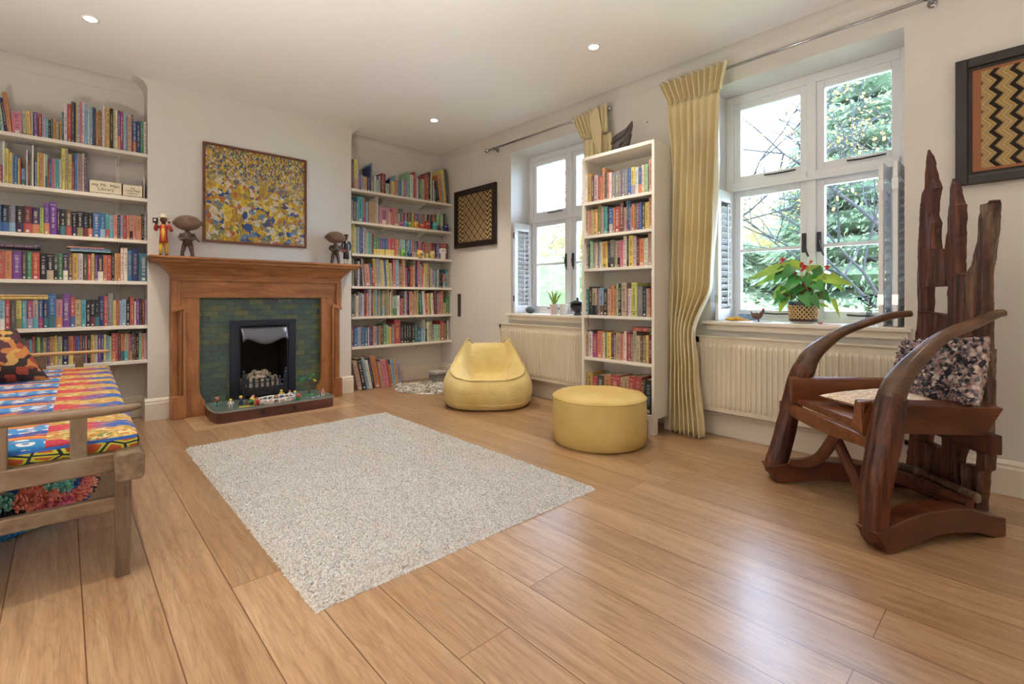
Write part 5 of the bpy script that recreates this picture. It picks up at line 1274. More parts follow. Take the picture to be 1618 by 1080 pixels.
pr = [(0.22, 0.0), (0.27, 0.02), (0.305, 0.08), (0.315, 0.16), (0.31, 0.24), (0.28, 0.31), (0.20, 0.34), (0.02, 0.345)]
b.lathe(pr, n=40); b.build('body', n.m, rp_, smooth=True)
b = MB()
for k in range(3000):
    q = r.uniform(0, 2 * pi); t = r.random(); z = 0.012 + 0.32 * t
    rad = 0.315 - 0.09 * (abs(t - 0.5) * 2) ** 3
    p = Vector((rad * cos(q), rad * sin(q), z)); o_ = Vector((cos(q), sin(q), r.uniform(-0.5, 0.4))); l = r.uniform(0.014, 0.028)
    b.tube([tuple(p - o_ * 0.01), tuple(p + o_ * l * 0.7), tuple(p + o_ * l + Vector((0, 0, -0.004)))], [0.006, 0.0075, 0.004], 4)
b.v = [(x, y, max(0.0, z)) for x, y, z in b.v]
b.build('rag_tufts', n.m, rp_)['kind'] = 'stuff'

# ------------------------------------------------------------------ mantel figures
M_BRZ = plain('aged_bronze', '7A6350', 0.55, 0.3, 18, bump=0.4, metal=0.1)
M_BRZ2 = plain('dark_bronze', '55443A', 0.5, 0.35, 22, bump=0.4, metal=0.15)
M_SKIN = plain('carved_dark_skin', '5B3222', 0.5, 0.08); M_RED = plain('red_paint', 'B8432F', 0.45, 0.06); M_YEL = plain('yellow_paint', 'D6A935', 0.45, 0.06)
M_HAT = plain('cream_paint', 'E8D9C2', 0.5, 0.04); M_BLUEG = plain('slate_coat_paint', '3A404C', 0.5, 0.06); M_PINK = plain('pink_paint', 'D9A08A', 0.5, 0.05)
def big_head(label, loc, s, rz):
    t = thing('bronze_figurine', label, 'figurine', loc, rz, 'bronze figures with huge oval heads on the mantelshelf')
    b = MB()
    for sx in (-1, 1):      # legs, torso, folded arms
        b.tube([(sx * 0.034 * s, 0, 0), (sx * 0.036 * s, -0.004 * s, 0.03 * s), (sx * 0.026 * s, 0, 0.085 * s), (sx * 0.014 * s, 0, 0.13 * s)], [0.016 * s, 0.014 * s, 0.019 * s, 0.022 * s], 10)
        b.sph((sx * 0.037 * s, -0.010 * s, 0.009 * s), (0.015 * s, 0.026 * s, 0.009 * s), 10, 6)
        b.tube([(sx * 0.042 * s, 0, 0.20 * s), (sx * 0.058 * s, -0.006 * s, 0.165 * s), (sx * 0.040 * s, -0.032 * s, 0.145 * s), (sx * 0.004 * s, -0.042 * s, 0.158 * s)], [0.013 * s, 0.012 * s, 0.010 * s, 0.009 * s], 8)
    b.tube([(0, 0, 0.10 * s), (0, 0, 0.15 * s), (0, 0, 0.195 * s), (0, 0, 0.215 * s), (0, 0, 0.25 * s)], [0.036 * s, 0.036 * s, 0.042 * s, 0.018 * s, 0.015 * s], 14)
    b.tube([(0.05 * s, 0.01, 0.175 * s), (0.085 * s, 0.012, 0.135 * s)], 0.007 * s, 8)
    b.build('body', M_BRZ2, t, smooth=True)
    h = MB(); zc = 0.292 * s; rx, ry, rz_ = 0.100 * s, 0.070 * s, 0.058 * s
    h.sph((0, 0, zc), (rx, ry, rz_ * 1.12), 36, 22, fn=lambda d: 1 + 0.02 * nz3(d.x * 3, d.y * 3, d.z * 3))
    h.sph((0.0, -ry * 0.97, zc - 0.010 * s), (0.010 * s, 0.014 * s, 0.016 * s), 10, 8)
    h.sph((0.0, -ry * 0.92, zc - 0.034 * s), (0.018 * s, 0.010 * s, 0.006 * s), 10, 6)
    for sx in (-1, 1):
        h.sph((sx * 0.036 * s, -ry * 0.90, zc + 0.010 * s), (0.022 * s, 0.008 * s, 0.008 * s), 12, 6)
        h.tube([(sx * (0.012 + 0.05 * k / 6) * s, -ry * (1.0 - 0.12 * (k / 6) ** 2) + 0.002, zc + (0.022 + 0.010 * sin(pi * k / 6)) * s) for k in range(7)], 0.004 * s, 6)
        h.sph((sx * rx * 0.99, 0.01 * s, zc), (0.012 * s, 0.010 * s, 0.020 * s), 8, 8)
    h.build('head', M_BRZ, t, smooth=True)
big_head('larger bronze figurine with a huge oval head, left end of the mantelshelf', (0.728, 4.60, 1.288), 0.94, -0.35)
big_head('smaller bronze figurine with a huge oval head, right end of the mantelshelf', (1.935, 4.60, 1.288), 0.89, -0.35)
t = thing('painted_figurine', 'painted man figurine in red coat and cream hat holding a camera on the mantelshelf', 'figurine', (0.575, 4.62, 1.288), -0.25, None)
b = MB(); b.tube([(0, 0, 0.245), (0, 0, 0.262)], 0.012, 10); b.sph((0, -0.002, 0.283), (0.021, 0.022, 0.028), 16, 12); b.sph((0, -0.024, 0.280), (0.005, 0.006, 0.007), 8, 6)
for s in (-1, 1): b.sph((s * 0.021, 0, 0.282), (0.004, 0.005, 0.008), 6, 6); b.sph((s * 0.040, -0.042, 0.252 if s < 0 else 0.262), (0.010, 0.009, 0.010), 8, 6)
b.build('head', M_SKIN, t, smooth=True)
b = MB(); b.lathe([(0.040, 0.0), (0.041, 0.004), (0.022, 0.007), (0.021, 0.026), (0.016, 0.031), (0.002, 0.032)], (0, 0, 0.300), 20); b.build('hat', M_HAT, t, smooth=True)
b = MB(); b.tube([(0, 0, 0.105), (0, 0, 0.15), (0, 0, 0.185), (0, 0, 0.235), (0, 0, 0.248)], [0.040, 0.036, 0.031, 0.038, 0.022], 16, flat=0.75)
for s in (-1, 1): b.tube([(s * 0.036, 0, 0.238), (s * 0.050, -0.008, 0.205), (s * 0.046, -0.030, 0.222), (s * 0.038, -0.036, 0.246)], [0.013, 0.013, 0.012, 0.010], 8)
b.build('coat', M_RED, t, smooth=True)
b = MB(); b.tube([(0, -0.022, 0.115), (0, -0.021, 0.17), (0, -0.020, 0.242)], [0.017, 0.014, 0.016], 10)
for s in (-1, 1): b.tube([(s * 0.020, 0, 0.008), (s * 0.018, 0, 0.06), (s * 0.014, 0, 0.115)], [0.010, 0.012, 0.016], 10)
b.build('waistcoat_and_trousers', M_YEL, t, smooth=True)
b = MB(); b.box(-0.045, 0.045, -0.030, 0.028, 0.0, 0.005)
for s in (-1, 1): b.sph((s * 0.020, -0.008, 0.011), (0.010, 0.018, 0.007), 8, 6)
b.build('base', M_BLACK, t)
b = MB(); b.box(-0.062, -0.030, -0.060, -0.030, 0.252, 0.290); b.tube([(-0.046, -0.060, 0.272), (-0.046, -0.068, 0.272)], 0.010, 12); b.build('camera', M_BLACK, t, bevel=0.002)
MB().tube([(-0.046, -0.0675, 0.272), (-0.046, -0.070, 0.272)], 0.008, 12).build('lens', M_HAT, t)
t = thing('painted_figurine', 'painted woman figurine in dark coat and cap holding a red bag on the mantelshelf', 'figurine', (2.052, 4.62, 1.288), -0.3, None)
b = MB(); b.tube([(0, 0, 0.060), (0, 0, 0.14), (0, 0, 0.20), (0, 0, 0.232), (0, 0, 0.244)], [0.036, 0.031, 0.026, 0.032, 0.014], 16, flat=0.8)
for s in (-1, 1): b.tube([(s * 0.030, 0, 0.230), (s * 0.040, -0.004, 0.19), (s * 0.034, -0.018, 0.155)], [0.011, 0.010, 0.008], 8)
b.build('coat', M_BLUEG, t, smooth=True)
b = MB(); b.tube([(0, 0, 0.24), (0, 0, 0.256)], 0.009, 8); b.sph((0, -0.002, 0.270), (0.016, 0.017, 0.021), 14, 10); b.sph((0, -0.019, 0.268), (0.004, 0.005, 0.005), 6, 5)
for s in (-1, 1): b.sph((s * 0.033, -0.022, 0.148), (0.007, 0.007, 0.009), 8, 6); b.sph((s * 0.016, 0, 0.27), (0.003, 0.004, 0.006), 6, 5)
b.build('head', M_SKIN, t, smooth=True)
b = MB(); b.lathe([(0.015, 0.0), (0.022, 0.006), (0.022, 0.014), (0.012, 0.018), (0.001, 0.018)], (0, -0.003, 0.283), 16); b.build('cap', M_BLACK, t, smooth=True)
MB().tube([(0, -0.024, 0.21), (0, -0.026, 0.236)], [0.006, 0.010], 8).build('scarf', M_HAT, t, smooth=True)
b = MB()
for s in (-1, 1): b.tube([(s * 0.014, 0, 0.004), (s * 0.013, 0, 0.065)], [0.007, 0.009], 8)
b.build('legs', M_HAT, t, smooth=True)
MB().box(-0.040, -0.012, -0.036, -0.022, 0.120, 0.150).build('handbag', M_RED, t, bevel=0.004)
b = MB()
for s in (-1, 1): b.sph((s * 0.014, -0.008, 0.005), (0.008, 0.016, 0.005), 8, 6)
b.build('shoes', M_BLACK, t, smooth=True)

# ------------------------------------------------------------------ toy figures on the hearth
HZ = 0.0905
M_TS = plain('toy_skin', 'E8B98C', 0.4, 0.02)
COLS = dict(w=plain('toy_white', 'E8E6E4', 0.35, 0.02), r=plain('toy_red', 'C8322C', 0.35, 0.02), y=plain('toy_yellow', 'E8CF4A', 0.35, 0.02), b=plain('toy_navy', '2C3A5C', 0.35, 0.02),
            t=plain('toy_teal', '5AA0A0', 0.35, 0.02), n=plain('toy_brown', '7A4A34', 0.35, 0.02), k=plain('toy_black', '24242A', 0.35, 0.02), p=plain('toy_pink', 'D88A94', 0.35, 0.02), g=plain('toy_green', '2E9A5A', 0.35, 0.02), l=plain('toy_blue', '7FA8D0', 0.35, 0.02))
def minifig(label, x, y, body, legs, hair, h=0.072, rz=0.0, hat=False):
    t = thing('toy_figure', label, 'toy', (x, y, HZ), rz, 'little plastic play figures on the hearth'); s = h / 0.072
    b = MB()
    for q in (-1, 1): b.tube([(q * 0.008 * s, 0, 0), (q * 0.008 * s, 0, 0.012 * s), (q * 0.007 * s, 0, 0.028 * s)], [0.007 * s, 0.0065 * s, 0.007 * s], 8)
    b.build('legs', COLS[legs], t, smooth=True)
    b = MB(); b.tube([(0, 0, 0.026 * s), (0, 0, 0.036 * s), (0, 0, 0.048 * s)], [0.013 * s, 0.012 * s, 0.009 * s], 12, flat=0.8)
    for q in (-1, 1): b.tube([(q * 0.011 * s, 0, 0.046 * s), (q * 0.018 * s, -0.004 * s, 0.038 * s), (q * 0.019 * s, -0.013 * s, 0.034 * s)], 0.004 * s, 6)
    b.build('torso', COLS[body], t, smooth=True)
    b = MB(); b.sph((0, 0, 0.058 * s), 0.0105 * s, 12, 9)
    for q in (-1, 1): b.sph((q * 0.019 * s, -0.016 * s, 0.034 * s), 0.0038 * s, 6, 5)
    b.build('head', M_TS, t, smooth=True)
    b = MB(); b.sph((0, 0.002 * s, 0.0615 * s), (0.0122 * s, 0.0122 * s, 0.0105 * s), 12, 8)
    if hat: b.lathe([(0.02 * s, 0.0), (0.02 * s, 0.002 * s), (0.001, 0.003 * s)], (0, 0, 0.064 * s), 14)
    b.build('hair', COLS[hair], t, smooth=True)
    return t
minifig('pink-hatted play figure with teal legs, leftmost on the hearth', 0.909, 4.47, 'n', 't', 'p', 0.075, 0.2, True)
minifig('blond play figure in a long white dress near the front left hearth corner', 0.975, 4.335, 'w', 'w', 'y', 0.072, -0.2)
minifig('yellow-haired play figure in navy clothes left of the play ring', 1.06, 4.385, 'b', 'b', 'y', 0.078)
minifig('pink-haired play figure in yellow dress, rear left of the white play ring', 1.145, 4.36, 'y', 'y', 'p', 0.074)
minifig('play figure in red gown, front left of the white play ring', 1.155, 4.285, 'r', 'r', 'n', 0.070)
minifig('blond play figure in green, between red gown and white play ring', 1.118, 4.31, 'g', 'k', 'y', 0.07)
minifig('brown-clad play figure standing inside the white play ring', 1.30, 4.285, 'n', 'n', 'n', 0.068)
minifig('yellow-haired play figure behind the white play ring, near its middle', 1.40, 4.475, 'y', 'l', 'y', 0.070)
minifig('brown-haired play figure behind the white play ring, right of the blond', 1.455, 4.43, 'w', 'n', 'n', 0.066)
minifig('yellow-haired play figure right of the ring in pale blue', 1.475, 4.36, 'l', 'b', 'y', 0.068)
minifig('dark green and red play figure at the right end of the ring', 1.475, 4.27, 'r', 'g', 'n', 0.068)
minifig('pink-clad play figure at the right hearth corner', 1.690, 4.285, 'p', 'w', 'p', 0.066)
# oval play ring: white posts and a pale top rail
t = thing('play_ring', 'oval white toy arena ring of little arches in the middle of the hearth', 'toy', (1.315, 4.335, HZ))
b = MB(); A_, B_ = 0.150, 0.085
pts = [(A_ * cos(2 * pi * k / 40), B_ * sin(2 * pi * k / 40)) for k in range(41)]
b.tube([(x, y, 0.036) for x, y in pts], 0.005, 6, cap=False)
for k in range(0, 40, 2):
    x, y = pts[k]; b.tube([(x * 1.02, y * 1.02, 0.0), (x, y, 0.020), (x * 0.98, y * 0.98, 0.036)], [0.004, 0.005, 0.009], 6)
b.build('arches', COLS['w'], t, smooth=True)
r = random.Random(6); b = MB()
for k in range(16):
    q = r.uniform(0, 2 * pi); s = r.uniform(0.3, 0.85); b.sph((A_ * s * cos(q), B_ * s * sin(q), 0.012), (0.014, 0.012, 0.012), 8, 6)
b.prism([(p[0] * 0.93, p[1] * 0.93) for p in pts[:-1]], 0.0, 0.006, XY)
b.build('floor_of_ring', plain('toy_sand', 'CDB9AC', 0.7, 0.2, 60), t)
t = thing('toy_tree', 'small plastic toy tree with green leaf tufts and one yellow leaf on the hearth', 'toy', (1.625, 4.44, HZ))
b = MB(); b.tube([(0, 0, 0.0), (0.002, 0, 0.05), (0, 0, 0.088)], [0.007, 0.005, 0.005], 8)
b.tube([(0, 0, 0.085), (-0.03, 0, 0.115), (-0.062, 0, 0.135)], [0.005, 0.004, 0.003], 8); b.tube([(0, 0, 0.085), (0.02, 0, 0.12), (0.025, 0, 0.16)], [0.005, 0.004, 0.003], 8); b.tube([(0.008, 0, 0.10), (0.04, 0, 0.122)], [0.004, 0.003], 8)
b.build('trunk', COLS['n'], t, smooth=True)
r = random.Random(9)
def leafclump(cx, cz, k_):
    b = MB()
    for k in range(k_):
        a = r.uniform(0, 2 * pi); l = r.uniform(0.016, 0.028)
        b.add([(cx, 0, cz), (cx + l * 0.5 * cos(a) - 0.006, r.uniform(-.01, .01), cz + l * 0.35 * sin(a) + 0.006), (cx + l * cos(a), r.uniform(-.015, .015), cz + l * 0.6 * sin(a)), (cx + l * 0.5 * cos(a) + 0.006, r.uniform(-.01, .01), cz + l * 0.35 * sin(a) - 0.006)], [(0, 1, 2, 3)])
    return b
for cx, cz in ((-0.068, 0.138), (-0.050, 0.150), (0.025, 0.165), (0.040, 0.178), (0.010, 0.150)): leafclump(cx, cz, 9).build('leaf_tuft', COLS['g'], t, solid=0.002)
leafclump(0.045, 0.122, 7).build('leaf_tuft', COLS['y'], t, solid=0.002)
MB().prism([(0.045 * cos(q * 0.5) * (1 + 0.15 * sin(q * 1.5)), 0.03 * sin(q * 0.5)) for q in range(0, 12)], 0.0, 0.004, XY).build('base', COLS['g'], t)
o = MB().prism([(-0.05, 0), (-0.03, -0.012), (0.03, -0.014), (0.06, -0.004), (0.03, 0.012), (-0.03, 0.012)], 0, 0.004, XY).build('toy_board', COLS['y'], loc=(1.075, 4.30, HZ)); tag(o, 'flat pale yellow toy board lying at the front of the hearth', 'toy')
t = thing('toy_horse', 'small brown toy animal standing beside the navy play figure', 'toy', (1.10, 4.335, HZ))
b = MB(); b.tube([(-0.018, 0, 0.022), (0.0, 0, 0.023), (0.018, 0, 0.022)], [0.006, 0.008, 0.007], 8); b.tube([(0.018, 0, 0.024), (0.026, 0, 0.036), (0.034, 0, 0.034)], [0.005, 0.004, 0.003], 6)
for x in (-0.014, 0.014):
    for y in (-0.004, 0.004): b.tube([(x, y, 0), (x, y, 0.02)], 0.0022, 6)
b.build('body', COLS['n'], t, smooth=True)
for k, (x, y, c_) in enumerate([(1.56, 4.30, 'l'), (1.60, 4.28, 'w'), (1.655, 4.30, 'w'), (1.635, 4.285, 'l')]):
    o = MB().prism([(0.014 * cos(q * pi / 4 + k), 0.008 * sin(q * pi / 4 + k)) for q in range(8)], 0, 0.006, XY).build('toy_block', COLS[c_], loc=(x, y, HZ)); tag(o, 'tiny %s plastic toy piece on the right of the hearth, %s' % ({'l': 'blue', 'w': 'white'}[c_], ('leftmost', 'second from left', 'rightmost', 'third from left')[k]), 'toy', 'tiny toy pieces on the hearth')

# ------------------------------------------------------------------ soft toys on the right shelves
def creature(label, x, z, rad, col, kind='ball', ear=None):
    t = thing('toy_creature', label, 'toy', (x, 4.728, z), 0, 'round toy creatures on the right shelves')
    m_ = plain('toy_' + col, col, 0.35, 0.04)
    h = rad * (1.35 if kind == 'tall' else 1.0)
    b = MB(); b.sph((0, 0, h), (rad, rad * 0.8, h), 18, 12)
    b.build('body', m_, t, smooth=True)
    b = MB()
    for s in (-1, 1): b.sph((s * rad * 0.36, -rad * 0.70, h * 1.30), rad * 0.24, 10, 8)
    b.build('eyes', COLS['w'], t, smooth=True)
    b = MB()
    for s in (-1, 1): b.sph((s * rad * 0.36, -rad * 0.92, h * 1.30), rad * 0.09, 8, 6)
    b.tube([(-rad * 0.4, -rad * 0.70, h * 0.86), (0, -rad * 0.83, h * 0.78), (rad * 0.4, -rad * 0.70, h * 0.86)], rad * 0.09, 6)
    b.build('face', COLS['k'], t, smooth=True)
    b = MB()
    if ear == 'horn':
        for s in (-1, 1): b.tube([(s * rad * 0.5, 0, h * 1.8), (s * rad * 0.75, 0, h * 2.15)], [rad * 0.18, 0.001], 8)
    elif ear == 'round':
        for s in (-1, 1): b.sph((s * rad * 0.62, 0, h * 1.85), rad * 0.28, 8, 6)
    for s in (-1, 1): b.sph((s * rad * 0.45, -rad * 0.45, rad * 0.16), (rad * 0.3, rad * 0.42, rad * 0.16), 8, 6)
    b.build('ears_and_feet', m_, t, smooth=True)
Z2, Z3 = 1.7475, 1.4175
W2_ = 'second shelf right of the fireplace'
def xr(u): 
    k = (u - 809) / 763.0; return 4.715 * (0.681 + k * 0.7325) / (0.7325 - k * 0.681)
creature('small pink and dark toy creature, leftmost on ' + W2_, xr(634.5), Z2, 0.021, 'B05A8C', 'tall')
creature('pale blue toy creature on ' + W2_, xr(641.5), Z2, 0.026, '6C9CCB', 'tall', 'horn')
creature('lime green toy creature on ' + W2_, xr(647.8), Z2, 0.024, '8EBB3C', 'tall', 'round')
creature('yellow toy creature on ' + W2_, xr(658), Z2, 0.030, 'E3B63A', 'tall', 'round')
creature('orange toy creature with wide mouth on ' + W2_, xr(666.5), Z2, 0.031, 'D8613C', 'ball', 'horn')
creature('bright red toy creature on ' + W2_, xr(676), Z2, 0.034, 'C23A3A', 'tall', 'round')
creature('turquoise toy creature with dark mouth on ' + W2_, xr(687.8), Z2, 0.036, '4FB0B8', 'tall')
creature('dark red toy creature on ' + W2_, xr(695.3), Z2, 0.022, '7A2430', 'tall', 'horn')
creature('dark purple round toy creature, rightmost on ' + W2_, xr(704.8), Z2, 0.042, '35307A', 'ball')
W3_ = 'third shelf right of the fireplace'
creature('small green toy creature on ' + W3_, xr(637.5), Z3, 0.030, '6FAF4A', 'tall', 'round')
creature('blue and white penguin-like toy on ' + W3_, xr(648.5), Z3, 0.026, '35527C', 'tall')
creature('yellow bear-like toy on ' + W3_, xr(664), Z3, 0.042, 'DDB454', 'ball', 'round')
creature('slim yellow toy animal on ' + W3_, xr(675.5), Z3, 0.019, 'D8C24E', 'tall', 'horn')
creature('cream bear toy with pink hat on ' + W3_, xr(684), Z3, 0.032, 'DCC07E', 'tall', 'round')
t = thing('toy_robot', 'square white toy figure with black eyes, rightmost on ' + W3_.replace('the ', ''), 'toy', (xr(700.3), 4.728, Z3))
b = MB(); b.box(-0.030, 0.030, -0.02, 0.025, 0.0, 0.060); b.build('body', COLS['w'], t, bevel=0.008, seg=3)
MB().box(-0.040, 0.040, -0.025, 0.030, 0.060, 0.125).build('head', COLS['w'], t, bevel=0.012, seg=3)
b = MB()
for s in (-1, 1): b.sph((s * 0.017, -0.0255, 0.096), (0.0075, 0.003, 0.0075), 10, 6)
b.build('eyes', COLS['k'], t, smooth=True)
b = MB()
for s in (-1, 1): b.box(s * 0.030, s * 0.042, -0.01, 0.01, 0.015, 0.055)
b.build('arms', plain('toy_grey', '8C9096', 0.4), t, bevel=0.003)

# ------------------------------------------------------------------ dark stone carving on the bookcase
t = thing('stone_carving', 'dark polished stone bird carving standing on top of the white bookcase', 'sculpture', (3.14, 2.14, 2.072), -pi / 2)
M_STN = plain('dark_serpentine', '47403E', 0.28, 0.35, 30, bump=0.2)
q = smooth_path([(-0.075, 0, 0.012, 0.030), (-0.05, 0, 0.055, 0.036), (-0.02, 0, 0.09, 0.03), (0.03, 0, 0.11, 0.024), (0.065, 0, 0.15, 0.020), (0.085, 0, 0.195, 0.012), (0.09, 0, 0.225, 0.003)], 5)
b = MB(); b.tube([p[:3] for p in q], [p[3] for p in q], 14); b.build('body', M_STN, t, smooth=True)
b = MB(); b.prism([(-0.10, 0.0), (0.045, 0.0), (0.06, 0.06), (0.08, 0.13), (0.07, 0.15), (0.02, 0.07), (-0.02, 0.035), (-0.10, 0.03)], -0.022, 0.022, XZ); b.build('plinth', M_STN, t, bevel=0.008, seg=3)
q = smooth_path([(-0.09, -0.012, 0.085, 0.006), (-0.05, -0.02, 0.115, 0.020), (0.0, -0.018, 0.135, 0.022), (0.05, -0.012, 0.165, 0.014), (0.085, 0, 0.22, 0.004)], 5)
b = MB(); b.tube([p[:3] for p in q], [p[3] for p in q], 12); b.build('wing', M_STN, t, smooth=True)
o = MB().lathe([(0.006, 0), (0.006, 0.002), (0.001, 0.0035)], n=10).build('wall_hook', M_IRON, loc=(3.398, 2.078, 2.358)); o.rotation_euler = (0, -pi / 2, 0); tag(o, 'tiny dark hook on the wall above the white bookcase', 'hook')

# ------------------------------------------------------------------ things on the window sills
SZ = WZ0 + 0.022
t = thing('stone_ball', 'dark grey round stone ball on the far window sill', 'ornament', (3.50, 3.49, SZ))
MB().sph((0, 0, 0.035), (0.048, 0.048, 0.035), 20, 12).build('body', plain('grey_stone', '4A5358', 0.7, 0.3, 40), t, smooth=True)
M_LEAF = plain('glossy_green_leaf', '3E8A3A', 0.35, 0.3, 8); M_LEAFY = plain('yellow_green_leaf', '9DBB45', 0.4, 0.25, 8); M_STEM = plain('brown_plant_stem', '7A4A30', 0.7, 0.3, 20)
M_POT = plain('white_ceramic', 'E4DED6', 0.3, 0.03)
def spider(label, y, pot_r, k_, mat, seed):
    t = thing('spider_plant', label, 'plant', (3.50, y, SZ)); r = random.Random(seed)
    MB().lathe([(pot_r * 0.72, 0), (pot_r * 0.78, 0.004), (pot_r, 0.085), (pot_r * 1.06, 0.088), (pot_r * 1.06, 0.10), (pot_r * 0.94, 0.10), (pot_r * 0.92, 0.08), (0.001, 0.08)], n=24).build('pot', mat, t, smooth=True)
    b = MB()
    for k in range(k_):
        a = r.uniform(0, 2 * pi); l = r.uniform(0.10, 0.17); h = r.uniform(0.08, 0.17); wv3 = 0.006
        px_ = Vector((cos(a), sin(a), 0)); sd2 = Vector((-sin(a), cos(a), 0)); pts = []
        for i in range(7):
            q = i / 6; pts.append(Vector((0, 0, 0.08)) + px_ * l * q + Vector((0, 0, h * sin(pi * 0.62 * q))))
        vs = []
        for i, p in enumerate(pts): w4 = wv3 * (1 - (i / 6) ** 2) + 0.0006; vs += [tuple(p - sd2 * w4), tuple(p + sd2 * w4)]
        b.add(vs, [(2 * i, 2 * i + 1, 2 * i + 3, 2 * i + 2) for i in range(6)])
    b.build('leaves', M_LEAFY, t)
spider('spider plant in a pinkish white pot on the far window sill', 3.165, 0.042, 26, plain('pinkish_white_pot', 'DCC8C4', 0.35, 0.03), 3)
t = thing('white_pot', 'plain white flower pot on the far window sill right of spider plant', 'pot', (3.52, 3.060, SZ))
MB().lathe([(0.030, 0), (0.034, 0.004), (0.042, 0.09), (0.044, 0.10), (0.039, 0.10), (0.037, 0.03), (0.001, 0.028)], n=24).build('pot', M_POT, t, smooth=True)
t = thing('stone_urn', 'squat dark lidded urn on the far window sill beside the bookcase', 'ornament', (3.47, 2.845, SZ))
MB().lathe([(0.035, 0), (0.038, 0.012), (0.026, 0.02), (0.030, 0.03), (0.062, 0.06), (0.070, 0.085), (0.064, 0.10), (0.05, 0.108)], n=24).build('bowl', plain('dark_bronze_urn', '3C3A3C', 0.45, 0.25, 20, metal=0.4), t, smooth=True)
MB().lathe([(0.075, 0.106), (0.075, 0.112), (0.055, 0.125), (0.03, 0.135), (0.010, 0.14), (0.012, 0.155), (0.006, 0.165), (0.001, 0.167)], n=24).build('lid', plain('dark_bronze_urn', '3C3A3C'), t, smooth=True)

# anthurium in a woven basket
t = thing('anthurium_plant', 'leafy anthurium with red flowers in a woven basket pot on the near window sill', 'plant', (3.49, 1.000, SZ))
MB().lathe([(0.050, 0), (0.062, 0.004), (0.078, 0.020), (0.080, 0.024), (0.060, 0.016), (0.001, 0.012)], n=32).build('saucer', M_POT, t, smooth=True)
prf = [(0.066, 0.0), (0.072, 0.006), (0.078, 0.05), (0.083, 0.10), (0.086, 0.128), (0.080, 0.128), (0.077, 0.10), (0.001, 0.10)]
MB().lathe([(r_, z + 0.012) for r_, z in prf], n=32).build('pot', plain('dark_green_pot', '20383A', 0.3, 0.05), t, smooth=True)
b = MB()
for k in range(6):
    z = 0.036 + 0.0145 * k; R0 = 0.0765 + 0.006 * (k / 6) + 0.003
    b.tube([((R0 + 0.0035 * sin(j * pi * 0.5 * 2 + k * pi)) * cos(2 * pi * j / 84), (R0 + 0.0035 * sin(j * pi * 0.5 * 2 + k * pi)) * sin(2 * pi * j / 84), z + 0.005 * (1 if (j // 2 + k) % 2 else -1)) for j in range(85)], 0.0042, 5, cap=False)
b.build('woven_band', plain('pale_woven_cane', 'CDA873', 0.6, 0.15, 40), t, smooth=True)
b = MB(); b.lathe([(0.0785, 0.012), (0.080, 0.014), (0.0815, 0.032), (0.0785, 0.034)], n=32); b.build('base_band', plain('dark_cane', '3A241C', 0.6), t, smooth=True)
def heart_leaf(b, base, tip, wd, droop, m, nrm=Vector((0, 0, 1))):
    base, tip = Vector(base), Vector(tip); d_ = tip - base; L = d_.length; f = d_.normalized(); s_ = f.cross(nrm).normalized(); u_ = s_.cross(f).normalized()
    prof_ = [(-0.16, 0.62), (-0.06, 0.86), (0.10, 1.0), (0.30, 0.92), (0.52, 0.66), (0.74, 0.36), (0.90, 0.14), (1.0, 0.01)]
    vs = []
    for q, w_ in prof_:
        c_ = base + f * L * max(q, 0.0) - u_ * droop * max(q, 0) ** 2
        back = f * L * (q if q < 0 else 0)
        vs += [tuple(c_ + back - s_ * wd * w_ * 0.5 + u_ * wd * 0.10 * w_), tuple(c_), tuple(c_ + back + s_ * wd * w_ * 0.5 + u_ * wd * 0.10 * w_)]
    fs2 = []
    for i in range(len(prof_) - 1): fs2 += [(3 * i, 3 * i + 1, 3 * i + 4, 3 * i + 3), (3 * i + 1, 3 * i + 2, 3 * i + 5, 3 * i + 4)]
    b.add(vs, fs2, m)
r = random.Random(21); L1_, L2_, ST = MB(), MB(), MB()
def petiole(p, q):
    p, q = Vector(p), Vector(q); m = (p + q) / 2 + Vector((0, 0, 0.03)); ST.tube([tuple(p), tuple(m), tuple(q)], [0.0028, 0.0024, 0.002], 5)
for k in range(9): ST.tube([(r.uniform(-.03, .03), r.uniform(-.03, .03), 0.10), (r.uniform(-.05, .05), r.uniform(-.05, .05), 0.20), (r.uniform(-.07, .07), r.uniform(-.06, .06), 0.26)], [0.008, 0.007, 0.005], 6)
for k in range(26):      # dense dark leaves over the pot (sill runs along y; +y is left in the photo)
    y = r.uniform(-0.09, 0.13); z = r.uniform(0.16, 0.36); x = r.uniform(-0.08, 0.05)
    a = math.atan2(y - 0.01, x + 0.001) + r.uniform(-0.6, 0.6); l = r.uniform(0.07, 0.11)
    tip = (x + l * 0.5 * cos(a), y + l * 0.75 * (1 if y > 0 else -1) * r.uniform(0.3, 1), z - l * r.uniform(0.4, 1.0))
    heart_leaf(L1_, (x, y, z), tip, r.uniform(0.055, 0.08), 0.02, 0, Vector((-1, 0, 0.6))); petiole((0, 0, 0.12), (x, y, z))
